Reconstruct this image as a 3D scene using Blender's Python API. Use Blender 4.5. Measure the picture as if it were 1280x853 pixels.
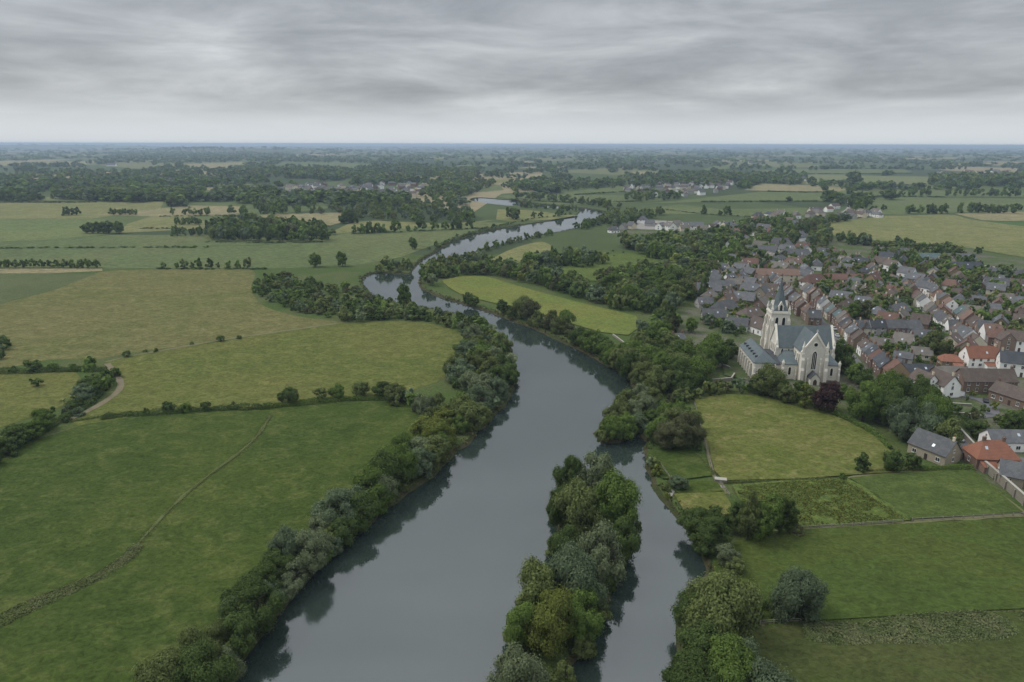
import bpy, bmesh, math, random
import numpy as np
from math import radians, sin, cos, pi, atan2, hypot
from mathutils import Matrix, Vector
from mathutils.geometry import delaunay_2d_cdt

for _o in list(bpy.data.objects):
    bpy.data.objects.remove(_o)
SC = bpy.context.scene
COL = SC.collection
random.seed(7)
RNG = np.random.default_rng(7)

# ------------------------------------------------------------------ camera
H = 100.0
PITCH = radians(16.1)
ROLL = 0.0023
FPX, CX, CY = 853.33, 640.0, 426.5
HAZE_DENSITY = 9.5e-5
_f = np.array([0, cos(PITCH), -sin(PITCH)])
_r0 = np.array([1.0, 0, 0])
_u0 = np.array([0, sin(PITCH), cos(PITCH)])
_r = cos(ROLL) * _r0 + sin(ROLL) * _u0
_u = -sin(ROLL) * _r0 + cos(ROLL) * _u0
cam_d = bpy.data.cameras.new('camera')
cam_d.sensor_width = 36.0
cam_d.lens = 24.0
cam_d.clip_start = 1.0
cam_d.clip_end = 200000.0
cam = bpy.data.objects.new('camera', cam_d)
COL.objects.link(cam)
M4 = Matrix(((_r[0], _u[0], -_f[0], 0), (_r[1], _u[1], -_f[1], 0), (_r[2], _u[2], -_f[2], H), (0, 0, 0, 1)))
cam.matrix_world = M4
SC.camera = cam

# ------------------------------------------------------------------ render / exposure
SC.render.engine = 'CYCLES'
cy = SC.cycles
cy.max_bounces = 5
cy.diffuse_bounces = 4
cy.glossy_bounces = 2
cy.transmission_bounces = 2
cy.volume_bounces = 0
cy.transparent_max_bounces = 8
cy.use_denoising = True
cy.sample_clamp_indirect = 4.0
SC.view_settings.view_transform = 'Standard'
SC.view_settings.look = 'None'
SC.view_settings.gamma = 1.0
SC.view_settings.exposure = 0.26
SC.view_settings.use_curve_mapping = False

# ------------------------------------------------------------------ world: overcast sky
SUN_EL, SUN_AZ = radians(52), radians(-75)       # azimuth from +Y towards +X
W = bpy.data.worlds.new('World')
SC.world = W
W.use_nodes = True
nt = W.node_tree
nt.nodes.clear()
def N(tree, t, **kw):
    n = tree.nodes.new(t)
    for k, v in kw.items():
        setattr(n, k, v)
    return n
def L(tree, a, b):
    tree.links.new(a, b)
def mathn(tree, op, a, b=None, c=None, clamp=False):
    n = N(tree, 'ShaderNodeMath', operation=op, use_clamp=clamp)
    for i, v in enumerate((a, b, c)):
        if v is None: continue
        if isinstance(v, (int, float)): n.inputs[i].default_value = v
        else: L(tree, v, n.inputs[i])
    return n.outputs[0]
def mixc(tree, fac, a, b, blend='MIX'):
    n = N(tree, 'ShaderNodeMix', data_type='RGBA', blend_type=blend)
    for i, v in ((0, fac), (6, a), (7, b)):
        if isinstance(v, (int, float)): n.inputs[i].default_value = v
        elif isinstance(v, tuple): n.inputs[i].default_value = (*v[:3], 1)
        else: L(tree, v, n.inputs[i])
    return n.outputs[2]
def ramp(tree, fac, stops):
    n = N(tree, 'ShaderNodeValToRGB')
    el = n.color_ramp.elements
    while len(el) < len(stops): el.new(0.5)
    for e, (p, c) in zip(el, stops):
        e.position = p
        e.color = (*c, 1) if isinstance(c, tuple) else (c, c, c, 1)
    L(tree, fac, n.inputs[0])
    return n.outputs[0]
def maprange(tree, v, a, b, c, d, smooth=False):
    n = N(tree, 'ShaderNodeMapRange', interpolation_type='SMOOTHSTEP' if smooth else 'LINEAR')
    L(tree, v, n.inputs[0])
    for i, x in enumerate((a, b, c, d)): n.inputs[1 + i].default_value = x
    return n.outputs[0]

sky = N(nt, 'ShaderNodeTexSky', sky_type='NISHITA', sun_disc=False)
sky.sun_elevation = SUN_EL
sky.sun_rotation = SUN_AZ
sky.air_density = 1.0
sky.dust_density = 2.0
tc = N(nt, 'ShaderNodeTexCoord')
sep = N(nt, 'ShaderNodeSeparateXYZ')
L(nt, tc.outputs['Generated'], sep.inputs[0])
zc = mathn(nt, 'MAXIMUM', sep.outputs[2], 0.0)
den = mathn(nt, 'ADD', zc, 0.075)
px_ = mathn(nt, 'DIVIDE', sep.outputs[0], den)
py_ = mathn(nt, 'DIVIDE', sep.outputs[1], den)
comb = N(nt, 'ShaderNodeCombineXYZ')
L(nt, px_, comb.inputs[0]); L(nt, py_, comb.inputs[1])
def cloud_noise(sx, sy, scale, detail, rough, dist, off):
    mp = N(nt, 'ShaderNodeMapping')
    mp.inputs['Scale'].default_value = (sx, sy, 1)
    mp.inputs['Location'].default_value = off
    L(nt, comb.outputs[0], mp.inputs[0])
    nz = N(nt, 'ShaderNodeTexNoise')
    nz.inputs['Scale'].default_value = scale
    nz.inputs['Detail'].default_value = detail
    nz.inputs['Roughness'].default_value = rough
    nz.inputs['Distortion'].default_value = dist
    L(nt, mp.outputs[0], nz.inputs['Vector'])
    return nz.outputs[0]
c1 = cloud_noise(0.9, 0.75, 0.42, 4, 0.5, 0.4, (3.1, 1.7, 0))
c2 = cloud_noise(0.9, 1.0, 1.2, 5, 0.55, 0.5, (0.4, 5.2, 0))
_mp = N(nt, 'ShaderNodeMapping'); _mp.inputs['Scale'].default_value = (3.6, 3.6, 19.0); _mp.inputs['Location'].default_value = (0.7, 2.1, 0.35)
L(nt, tc.outputs['Generated'], _mp.inputs[0])
_nz = N(nt, 'ShaderNodeTexNoise'); _nz.inputs['Scale'].default_value = 1.0; _nz.inputs['Detail'].default_value = 8; _nz.inputs['Roughness'].default_value = 0.58; _nz.inputs['Distortion'].default_value = 0.4
L(nt, _mp.outputs[0], _nz.inputs['Vector'])
cn = mathn(nt, 'ADD', mathn(nt, 'ADD', mathn(nt, 'MULTIPLY', c1, 0.24), mathn(nt, 'MULTIPLY', c2, 0.14)), mathn(nt, 'MULTIPLY', _nz.outputs[0], 0.62))
cl = ramp(nt, cn, [(0.37, (2.0, 2.14, 2.3)), (0.45, (2.5, 2.65, 2.82)), (0.52, (3.1, 3.26, 3.42)), (0.57, (3.6, 3.76, 3.92)), (0.65, (4.5, 4.66, 4.8))])
hz = maprange(nt, sep.outputs[2], 0.012, 0.075, 1.0, 0.0, True)
cl2 = mixc(nt, mathn(nt, 'MULTIPLY', hz, 0.9), cl, (4.75, 5.05, 5.28))
cl2 = mixc(nt, maprange(nt, sep.outputs[2], 0.22, 0.5, 0.0, 0.75, True), cl2, (3.1, 3.26, 3.42))
zen = maprange(nt, sep.outputs[2], 0.2, 0.8, 1.0, 2.5, True)
vm = N(nt, 'ShaderNodeVectorMath', operation='SCALE')
L(nt, cl2, vm.inputs[0]); L(nt, zen, vm.inputs[3])
skc = mixc(nt, 0.93, sky.outputs[0], vm.outputs[0])
bg = N(nt, 'ShaderNodeBackground')
bg.inputs[1].default_value = 0.125
L(nt, skc, bg.inputs[0])
wo = N(nt, 'ShaderNodeOutputWorld')
L(nt, bg.outputs[0], wo.inputs[0])
W.cycles.sampling_method = 'MANUAL'
W.cycles.sample_map_resolution = 512

sl = bpy.data.lights.new('sun', 'SUN')
sl.energy = 1.5
sl.angle = radians(25)
sl.color = (1.0, 0.96, 0.90)
so = bpy.data.objects.new('sun', sl)
COL.objects.link(so)
_sd = Vector((sin(SUN_AZ) * cos(SUN_EL), cos(SUN_AZ) * cos(SUN_EL), sin(SUN_EL)))
so.rotation_euler = _sd.to_track_quat('Z', 'Y').to_euler()
so.location = (0, 0, 300)

# ------------------------------------------------------------------ pixel <-> world
def gp(px, py, z=0.0):
    d = _f * FPX + _r * (px - CX) + _u * (CY - py)
    t = (z - H) / min(d[2], -0.55)
    return np.array([d[0] * t, d[1] * t, z])
def proj(x, y, z=0.0):
    v = np.array([x, y, z - H])
    w = v @ _f
    return CX + FPX * (v @ _r) / w, CY - FPX * (v @ _u) / w
def pxm(x, y, z=0.0):
    return FPX / max(1.0, float(np.array([x, y, z - H]) @ _f))

# ------------------------------------------------------------------ small helpers
def tag(o, label=None, cat=None, group=None, kind=None):
    if label: o['label'] = label
    if cat: o['category'] = cat
    if group: o['group'] = group
    if kind: o['kind'] = kind
    return o
def link(name, me, mat=None, parent=None):
    o = bpy.data.objects.new(name, me)
    if mat is not None and me is not None:
        for m in (mat if isinstance(mat, (list, tuple)) else [mat]):
            me.materials.append(m)
    COL.objects.link(o)
    if parent is not None: o.parent = parent
    return o
def empty(name, loc, rz=0.0):
    o = bpy.data.objects.new(name, None)
    o.empty_display_size = 1.0
    o.location = loc
    o.rotation_euler = (0, 0, rz)
    COL.objects.link(o)
    return o
def np_mesh(name, verts, faces, smooth=False):
    """verts (n,3), faces (m,k) with k = 3 or 4"""
    me = bpy.data.meshes.new(name)
    verts = np.asarray(verts, np.float32); faces = np.asarray(faces, np.int32)
    m, k = faces.shape
    me.vertices.add(len(verts)); me.vertices.foreach_set('co', verts.ravel())
    me.loops.add(m * k); me.loops.foreach_set('vertex_index', faces.ravel())
    me.polygons.add(m)
    me.polygons.foreach_set('loop_start', np.arange(0, m * k, k, dtype=np.int32))
    try: me.polygons.foreach_set('loop_total', np.full(m, k, np.int32))
    except Exception: pass
    me.update(calc_edges=True); me.validate()
    return me
class MB:
    """collects polygons (optionally per material slot) into one mesh"""
    def __init__(self): self.v = []; self.f = []; self.m = []
    def poly(self, pts, mi=0):
        b = len(self.v); self.v += [tuple(p) for p in pts]
        self.f.append(tuple(range(b, b + len(pts)))); self.m.append(mi)
    def box(self, x0, x1, y0, y1, z0, z1, mi=0, R=None):
        c = [(x, y, z) for z in (z0, z1) for y in (y0, y1) for x in (x0, x1)]
        if R is not None: c = [R(p) for p in c]
        b = len(self.v); self.v += c
        for q in ((0, 2, 3, 1), (4, 5, 7, 6), (0, 1, 5, 4), (1, 3, 7, 5), (3, 2, 6, 7), (2, 0, 4, 6)):
            self.f.append(tuple(b + i for i in q)); self.m.append(mi)
    def prism(self, pts, axis, a, b, mi=0):
        """extrude a 2D profile along an axis ('x','y','z'); profile is in the other two coords"""
        def P(p, t):
            return (t, p[0], p[1]) if axis == 'x' else (p[0], t, p[1]) if axis == 'y' else (p[0], p[1], t)
        n = len(pts); s = len(self.v)
        self.v += [P(p, a) for p in pts] + [P(p, b) for p in pts]
        self.f.append(tuple(range(s, s + n))); self.f.append(tuple(range(s + 2 * n - 1, s + n - 1, -1)))
        self.m += [mi, mi]
        for i in range(n):
            j = (i + 1) % n
            self.f.append((s + i, s + n + i, s + n + j, s + j)); self.m.append(mi)
    def build(self, name, mats, parent=None):
        me = bpy.data.meshes.new(name)
        me.from_pydata(self.v, [], self.f)
        mats = mats if isinstance(mats, (list, tuple)) else [mats]
        o = link(name, me, mats, parent)
        if len(mats) > 1: me.polygons.foreach_set('material_index', self.m)
        bm = bmesh.new(); bm.from_mesh(me); bmesh.ops.recalc_face_normals(bm, faces=bm.faces); bm.to_mesh(me); bm.free()
        return o
def catmull(pts, step, closed=False, jitter=0.0):
    pts = [np.array(p[:2], float) for p in pts]
    n = len(pts); out = []
    rng = range(n) if closed else range(n - 1)
    for i in rng:
        p1, p2 = pts[i], pts[(i + 1) % n]
        p0 = pts[(i - 1) % n] if closed or i > 0 else p1
        p3 = pts[(i + 2) % n] if closed or i + 2 < n else p2
        k = max(1, int(np.linalg.norm(p2 - p1) / step))
        for j in range(k):
            t = j / k
            q = 0.5 * ((2 * p1) + (-p0 + p2) * t + (2 * p0 - 5 * p1 + 4 * p2 - p3) * t * t + (-p0 + 3 * p1 - 3 * p2 + p3) * t ** 3)
            out.append(q + (RNG.normal(0, jitter, 2) if jitter else 0))
    if not closed: out.append(pts[-1])
    return np.array(out)
def in_poly(x, y, poly):
    x = np.asarray(x, float); y = np.asarray(y, float)
    r = np.zeros(np.broadcast(x, y).shape, bool)
    n = len(poly); j = n - 1
    for i in range(n):
        xi, yi = poly[i][0], poly[i][1]; xj, yj = poly[j][0], poly[j][1]
        if yi != yj:
            r ^= ((yi > y) != (yj > y)) & (x < (xj - xi) * (y - yi) / (yj - yi) + xi)
        j = i
    return r
def W2(pts, z=0.0):
    return [gp(a, b, z)[:2] for a, b in pts]

# ------------------------------------------------------------------ materials
def mat_new(name):
    m = bpy.data.materials.new(name); m.use_nodes = True
    t = m.node_tree; t.nodes.clear()
    out = N(t, 'ShaderNodeOutputMaterial')
    return m, t, out
def principled(t, out, rough=0.9, spec=0.2):
    p = N(t, 'ShaderNodeBsdfPrincipled')
    p.inputs['Roughness'].default_value = rough
    p.inputs['Specular IOR Level'].default_value = spec
    L(t, p.outputs[0], out.inputs[0])
    return p
def noise(t, vec, scale, detail=3, rough=0.55, dist=0.0):
    n = N(t, 'ShaderNodeTexNoise')
    n.inputs['Scale'].default_value = scale; n.inputs['Detail'].default_value = detail
    n.inputs['Roughness'].default_value = rough; n.inputs['Distortion'].default_value = dist
    if vec is not None: L(t, vec, n.inputs['Vector'])
    return n.outputs[0]
def mapped(t, coord='Object', scale=(1, 1, 1), rot=0.0, loc=(0, 0, 0)):
    tcn = N(t, 'ShaderNodeTexCoord'); mp = N(t, 'ShaderNodeMapping')
    mp.inputs['Scale'].default_value = scale; mp.inputs['Rotation'].default_value = (0, 0, rot); mp.inputs['Location'].default_value = loc
    L(t, tcn.outputs[coord], mp.inputs[0])
    return mp.outputs[0]
def bump(t, h, strength, dist, p):
    b = N(t, 'ShaderNodeBump'); b.inputs['Strength'].default_value = strength; b.inputs['Distance'].default_value = dist
    L(t, h, b.inputs['Height']); L(t, b.outputs[0], p.inputs['Normal'])

def grass_mat(name, ca, cb, cc, big=0.02, mid=0.12, fine=0.9, rot=0.3, stretch=1.25, rough_amt=1.0, lines=0.0, linespace=6.0):
    """meadow: ca main, cb patches, cc dry or dark tufts"""
    m, t, out = mat_new(name)
    p = principled(t, out, 1.0, 0.05)
    v = mapped(t, 'Object')
    vs = mapped(t, 'Object', (1, stretch, 1), rot)
    n1 = noise(t, v, big, 4, 0.55, 0.6)
    n2 = noise(t, vs, mid, 5, 0.62, 1.2)
    n3 = noise(t, vs, fine, 3, 0.65, 0.8)
    f1 = maprange(t, n1, 0.40, 0.62, 0, 1, True)
    f2 = maprange(t, n2, 0.45, 0.68, 0, 1, True)
    c = mixc(t, f1, ca, cb)
    c = mixc(t, mathn(t, 'MULTIPLY', f2, 0.6), c, cc)
    k = mathn(t, 'ADD', 1.0 - 0.85 * rough_amt, mathn(t, 'MULTIPLY', n3, 1.7 * rough_amt))
    k2 = mathn(t, 'ADD', 0.55, mathn(t, 'MULTIPLY', n2, 0.90))
    k = mathn(t, 'MULTIPLY', k, k2)
    if lines:
        vl = mapped(t, 'Object', (1, 1, 1), rot)
        wv = N(t, 'ShaderNodeTexWave', wave_type='BANDS', bands_direction='Y')
        wv.inputs['Scale'].default_value = 0.314 / linespace * 6.28 / 6.28
        wv.inputs['Distortion'].default_value = 1.2; wv.inputs['Detail'].default_value = 2; wv.inputs['Detail Scale'].default_value = 0.3
        L(t, vl, wv.inputs[0])
        k = mathn(t, 'MULTIPLY', k, mathn(t, 'ADD', 1 - lines * .5, mathn(t, 'MULTIPLY', wv.outputs[1], lines)))
    s = N(t, 'ShaderNodeVectorMath', operation='SCALE'); L(t, c, s.inputs[0]); L(t, k, s.inputs[3])
    L(t, s.outputs[0], p.inputs['Base Color'])
    bump(t, mathn(t, 'ADD', mathn(t, 'MULTIPLY', n3, 0.5), n2), 0.55 * rough_amt, 0.7, p)
    return m
def plain_mat(name, col, rough=0.85, spec=0.25, var=0.25, scale=0.6, scale2=4.0, coord='Object', objvar=0.0, bumpd=0.0):
    m, t, out = mat_new(name)
    p = principled(t, out, rough, spec)
    v = mapped(t, coord)
    n1 = noise(t, v, scale, 4, 0.6); n2 = noise(t, v, scale2, 3, 0.6)
    k = mathn(t, 'ADD', 1 - var, mathn(t, 'ADD', mathn(t, 'MULTIPLY', n1, var * 1.3), mathn(t, 'MULTIPLY', n2, var * 0.7)))
    if objvar:
        oi = N(t, 'ShaderNodeObjectInfo')
        k = mathn(t, 'MULTIPLY', k, mathn(t, 'ADD', 1 - objvar * .5, mathn(t, 'MULTIPLY', oi.outputs['Random'], objvar)))
    s = N(t, 'ShaderNodeVectorMath', operation='SCALE'); s.inputs[0].default_value = col; L(t, k, s.inputs[3])
    L(t, s.outputs[0], p.inputs['Base Color'])
    if bumpd: bump(t, n2, 0.5, bumpd, p)
    return m
def leaf_mat(name, col, attr=False, objvar=0.3, var=0.4, hue=(1.12, 1.06, 0.82)):
    m, t, out = mat_new(name)
    d = N(t, 'ShaderNodeBsdfDiffuse')
    geo = N(t, 'ShaderNodeNewGeometry')
    rpi = geo.outputs['Random Per Island']
    if attr:
        a = N(t, 'ShaderNodeAttribute', attribute_name='tone'); base = a.outputs['Color']
        warm = mixc(t, 1.0, base, hue, 'MULTIPLY')
    else:
        base = col; warm = tuple(c * h for c, h in zip(col, hue))
    fr = mathn(t, 'FRACT', mathn(t, 'MULTIPLY', rpi, 17.3))
    c = mixc(t, mathn(t, 'MULTIPLY', fr, 0.5), base, warm)
    k = mathn(t, 'ADD', 1 - var * .5, mathn(t, 'MULTIPLY', rpi, var))
    if objvar:
        oi = N(t, 'ShaderNodeObjectInfo')
        k = mathn(t, 'MULTIPLY', k, mathn(t, 'ADD', 1 - objvar * .5, mathn(t, 'MULTIPLY', oi.outputs['Random'], objvar)))
    s = N(t, 'ShaderNodeVectorMath', operation='SCALE'); L(t, c, s.inputs[0]); L(t, k, s.inputs[3])
    L(t, s.outputs[0], d.inputs[0])
    tr = N(t, 'ShaderNodeBsdfTranslucent'); L(t, s.outputs[0], tr.inputs[0])
    mx = N(t, 'ShaderNodeMixShader'); mx.inputs[0].default_value = 0.3
    L(t, d.outputs[0], mx.inputs[1]); L(t, tr.outputs[0], mx.inputs[2])
    L(t, mx.outputs[0], out.inputs[0])
    return m
# ================================================================== GROUND, RIVER, FIELDS, ROADS
def structure(o, label=None, cat=None):
    return tag(o, label, cat, None, 'structure')

WZ = -1.0
# banks in photo pixels at the water line, walked up the left bank and down the right bank
RIVER_PX = [(255, 905), (285, 853), (332, 790), (376, 735), (425, 688), (482, 640), (540, 596), (582, 556), (618, 520), (640, 492), (646, 462),
            (634, 430), (604, 404), (560, 391), (515, 382), (478, 375), (457, 360), (456, 346), (478, 341), (510, 343), (520, 332), (545, 315),
            (575, 299), (612, 289), (650, 282), (690, 276), (716, 271), (724, 266), (718, 262.5), (694, 261.5), (655, 258.5), (632, 257.5), (600, 253.5), (588, 250.5),
            (598, 247.5), (638, 250.5), (662, 253.5), (700, 258), (735, 261), (757, 265), (760, 270), (748, 277),
            (718, 286.5), (668, 297), (625, 307), (585, 318), (545, 332), (526, 345), (524, 357), (540, 368), (575, 380), (612, 391), (660, 409), (710, 432),
            (750, 452), (782, 470), (793, 482), (778, 500), (754, 522), (742, 543), (752, 554), (776, 552), (798, 545), (806, 552), (806, 575), (812, 596), (826, 622), (842, 646), (862, 670), (878, 692),
            (884, 712), (862, 735), (848, 770), (842, 810), (838, 853), (832, 905)]
ISLAND_PX = [(722, 604), (745, 598), (772, 612), (788, 640), (790, 668), (776, 700), (764, 738), (748, 780), (722, 822), (700, 860), (690, 910),
             (640, 910), (640, 860), (646, 820), (652, 780), (662, 745), (690, 712), (700, 680), (700, 640)]
river_w = catmull(W2(RIVER_PX, WZ), 5.0, True)
_dist = np.hypot(river_w[:, 0], river_w[:, 1])
river_w = river_w + RNG.normal(0, 1, river_w.shape) * np.clip(0.45 + _dist[:, None] / 1500, 0.45, 0.9)
island_w = catmull(W2(ISLAND_PX, WZ), 4.0, True)
island_w = island_w + RNG.normal(0, 0.4, island_w.shape)
def poly_area(p):
    x, y = p[:, 0], p[:, 1]; return 0.5 * np.sum(x * np.roll(y, -1) - y * np.roll(x, -1))
def inset(p, d):
    """offset a closed polyline to its inside"""
    s = 1 if poly_area(p) > 0 else -1
    t = np.roll(p, -2, 0) - np.roll(p, 2, 0)
    n = np.stack([-t[:, 1], t[:, 0]], 1) * s
    n /= np.maximum(np.linalg.norm(n, axis=1, keepdims=True), 1e-6)
    return p + n * d

EXT = 60000.0
def far_field_mat():
    m, t, out = mat_new('far_farmland')
    p = principled(t, out, 1.0, 0.05)
    v = mapped(t, 'Object', (1 / 420.0, 1 / 900.0, 1), 0.12)
    vo = N(t, 'ShaderNodeTexVoronoi'); vo.inputs['Scale'].default_value = 1.0; vo.inputs['Randomness'].default_value = 0.85
    L(t, v, vo.inputs['Vector'])
    sp = N(t, 'ShaderNodeSeparateColor'); L(t, vo.outputs['Color'], sp.inputs[0])
    c = ramp(t, sp.outputs[0], [(0.0, (0.046, 0.064, 0.030)), (0.30, (0.062, 0.084, 0.034)), (0.5, (0.085, 0.108, 0.042)), (0.64, (0.125, 0.132, 0.06)), (0.76, (0.22, 0.19, 0.115)), (0.9, (0.07, 0.095, 0.04))])
    c.node.color_ramp.interpolation = 'CONSTANT'
    v2 = mapped(t, 'Object')
    n2 = noise(t, v2, 0.02, 5, 0.6); n3 = noise(t, v2, 0.3, 3, 0.6)
    k = mathn(t, 'ADD', 0.5, mathn(t, 'ADD', mathn(t, 'MULTIPLY', n2, 0.6), mathn(t, 'MULTIPLY', n3, 0.4)))
    s = N(t, 'ShaderNodeVectorMath', operation='SCALE'); L(t, c, s.inputs[0]); L(t, k, s.inputs[3])
    L(t, s.outputs[0], p.inputs['Base Color'])
    return m
M_FAR = far_field_mat()
M_ROUGH = grass_mat('rough_pasture', (0.060, 0.092, 0.026), (0.085, 0.10, 0.038), (0.045, 0.062, 0.022), 0.03, 0.2, 1.0)
M_VILL = grass_mat('village_gardens', (0.070, 0.095, 0.034), (0.12, 0.115, 0.085), (0.045, 0.06, 0.03), 0.045, 0.25, 0.8)
M_BANK = grass_mat('river_bank_soil', (0.045, 0.055, 0.022), (0.07, 0.06, 0.035), (0.03, 0.035, 0.015), 0.2, 0.6, 1.5)

# --- ground sheet with the river cut out (inner box) and an outer ring to the horizon
bx0, bx1, by0, by1 = -1500.0, 1900.0, 20.0, 2600.0
ground_edge = inset(river_w, -1.2)
isl_edge = inset(island_w, 1.2)
cv, ce = [], []
def add_loop(p):
    b = len(cv); cv.extend([Vector((float(a[0]), float(a[1]))) for a in p])
    ce.extend([(b + i, b + (i + 1) % len(p)) for i in range(len(p))])
add_loop([(bx0, by0), (bx1, by0), (bx1, by1), (bx0, by1)])
add_loop(ground_edge); add_loop(isl_edge)
# extra interior points keep the triangles reasonably small
for gx in np.arange(bx0 + 170, bx1, 170):
    for gy in np.arange(by0 + 160, by1, 160):
        cv.append(Vector((float(gx + RNG.uniform(-30, 30)), float(gy + RNG.uniform(-30, 30)))))
rv, re_, rf, _, _, _ = delaunay_2d_cdt(cv, ce, [], 0, 1e-4)
rvn = np.array([(v.x, v.y) for v in rv])
keep = []
cen = np.array([rvn[list(f)].mean(0) for f in rf])
inr = in_poly(cen[:, 0], cen[:, 1], ground_edge); ini = in_poly(cen[:, 0], cen[:, 1], isl_edge)
for f, a, b in zip(rf, inr, ini):
    if (not a) or b: keep.append(tuple(f))
gv = [(x, y, 0.0) for x, y in rvn]
b = len(gv)
xs = [-EXT, bx0, bx1, EXT]; ys = [-EXT * 0.02 - 0, by0, by1, EXT]
for yy in ys:
    for xx in xs: gv.append((xx, yy, 0.0))
for j in range(3):
    for i in range(3):
        if i == 1 and j == 1: continue
        keep.append((b + j * 4 + i, b + j * 4 + i + 1, b + (j + 1) * 4 + i + 1, b + (j + 1) * 4 + i))
me = bpy.data.meshes.new('ground'); me.from_pydata(gv, [], keep); me.update()
me.materials.append(M_FAR); me.materials.append(M_ROUGH)
_vy = np.array(gv)[:, 1]
me.polygons.foreach_set('material_index', [1 if _vy[list(f)].mean() < 640 else 0 for f in keep])
structure(link('ground', me), 'flat green and tan farmland reaching to the hazy horizon', 'ground')

# --- low wooded rises near the horizon
HILLS = []
for px, py, rx, ry, h in ((290, 190.5, 2300, 1100, 46), (60, 185.5, 4500, 1800, 62), (1130, 183.6, 7000, 2500, 88), (700, 184.0, 6000, 2200, 50)):
    c = gp(px, py); HILLS.append((c[0], c[1], rx, ry, h))
def hill_z(x, y):
    z = 0.0
    for cx_, cy_, rx, ry, h in HILLS:
        q = ((x - cx_) / rx) ** 2 + ((y - cy_) / ry) ** 2
        if q < 1: z = max(z, h * (1 - q) ** 2)
    return z
for cx_, cy_, rx, ry, h in HILLS:
    v, f = [(cx_, cy_, h)], []
    for r_ in range(1, 9):
        for a_ in range(48):
            q = r_ / 8; v.append((cx_ + rx * q * cos(a_ * pi / 24), cy_ + ry * q * sin(a_ * pi / 24), h * (1 - q * q) ** 2 - (.6 if r_ == 8 else 0)))
    f += [(0, 1 + a_, 1 + (a_ + 1) % 48) for a_ in range(48)]
    for r_ in range(7): f += [(1 + r_ * 48 + a_, 1 + (r_ + 1) * 48 + a_, 1 + (r_ + 1) * 48 + (a_ + 1) % 48, 1 + r_ * 48 + (a_ + 1) % 48) for a_ in range(48)]
    me = bpy.data.meshes.new('hill'); me.from_pydata(v, [], f); me.update()
    structure(link('hill', me, M_FAR), 'low wooded rise on the far plain', 'hill')

# --- bank slopes
def bank(name, top, low, label):
    n = len(top); v = [(a[0], a[1], 0.0) for a in top] + [(a[0], a[1], WZ - 1.0) for a in low]
    f = [(i, (i + 1) % n, n + (i + 1) % n, n + i) for i in range(n)]
    me = bpy.data.meshes.new(name); me.from_pydata(v, [], f)
    return structure(link(name, me, M_BANK), label, 'river bank')
bank('river_bank', ground_edge, inset(river_w, 1.6), 'sloping earth banks along both sides of the river')
bank('island_bank', isl_edge, inset(island_w, -1.6), 'sloping earth bank round the wooded island')

# --- water
def water_mat():
    m, t, out = mat_new('river_water')
    p = principled(t, out, 0.06, 0.5)
    p.inputs['IOR'].default_value = 2.1
    v = mapped(t, 'Object')
    n0 = noise(t, v, 0.012, 3, 0.5, 0.5)
    c = mixc(t, n0, (0.021, 0.032, 0.028), (0.027, 0.039, 0.034))
    L(t, c, p.inputs['Base Color'])
    n1 = noise(t, v, 0.7, 3, 0.6); n2 = noise(t, mapped(t, 'Object', (1, 0.6, 1), 0.4), 0.06, 3, 0.5)
    rr = maprange(t, n2, 0.42, 0.62, 0.02, 0.10, True)
    L(t, rr, p.inputs['Roughness'])
    bump(t, n1, 0.05, 0.08, p)
    return m
M_WATER = water_mat()
wv_ = [Vector((float(a[0]), float(a[1]))) for a in river_w]
rv2, _, rf2, _, _, _ = delaunay_2d_cdt(wv_, [(i, (i + 1) % len(wv_)) for i in range(len(wv_))], [], 1, 1e-4)
me = bpy.data.meshes.new('river'); me.from_pydata([(v.x, v.y, WZ) for v in rv2], [], [tuple(f) for f in rf2]); me.update()
structure(link('river', me, M_WATER), 'wide calm grey-green river winding through the valley', 'river')

# --- field sheets
_fz = [0.03]
FIELD_POLY = []
def sheet(name, px_poly, mat, label, z=None, step=12.0, smooth=True, cat='field'):
    w = W2(px_poly)
    if smooth: w = catmull(w, step, True)
    else: w = np.array(w)
    if z is None:
        _fz[0] += 0.008; z = _fz[0] + np.linalg.norm(w, axis=1).min() * 2.0e-5
    vs = [Vector((float(a[0]), float(a[1]))) for a in w]
    rv, _, rf, _, _, _ = delaunay_2d_cdt(vs, [(i, (i + 1) % len(vs)) for i in range(len(vs))], [], 1, 1e-4)
    me = bpy.data.meshes.new(name); me.from_pydata([(v.x, v.y, z) for v in rv], [], [tuple(f) for f in rf]); me.update()
    return structure(link(name, me, mat), label, cat)
def ribbon(name, px_line, width, mat, label, cat, z=0.16, step=4.0, wjit=0.0, world=False):
    w = catmull(px_line if world else W2(px_line), step)
    t = np.gradient(w, axis=0); n = np.stack([-t[:, 1], t[:, 0]], 1); n /= np.linalg.norm(n, axis=1, keepdims=True)
    ww = width / 2 * (1 + (RNG.normal(0, wjit, len(w)) if wjit else 0 * w[:, 0]))
    a = w + n * ww[:, None]; bb = w - n * ww[:, None]
    k = len(w); v = [(p[0], p[1], z) for p in a] + [(p[0], p[1], z) for p in bb]
    f = [(i, k + i, k + i + 1, i + 1) for i in range(k - 1)]
    me = bpy.data.meshes.new(name); me.from_pydata(v, [], f); me.update()
    return structure(link(name, me, mat), label, cat)

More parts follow.
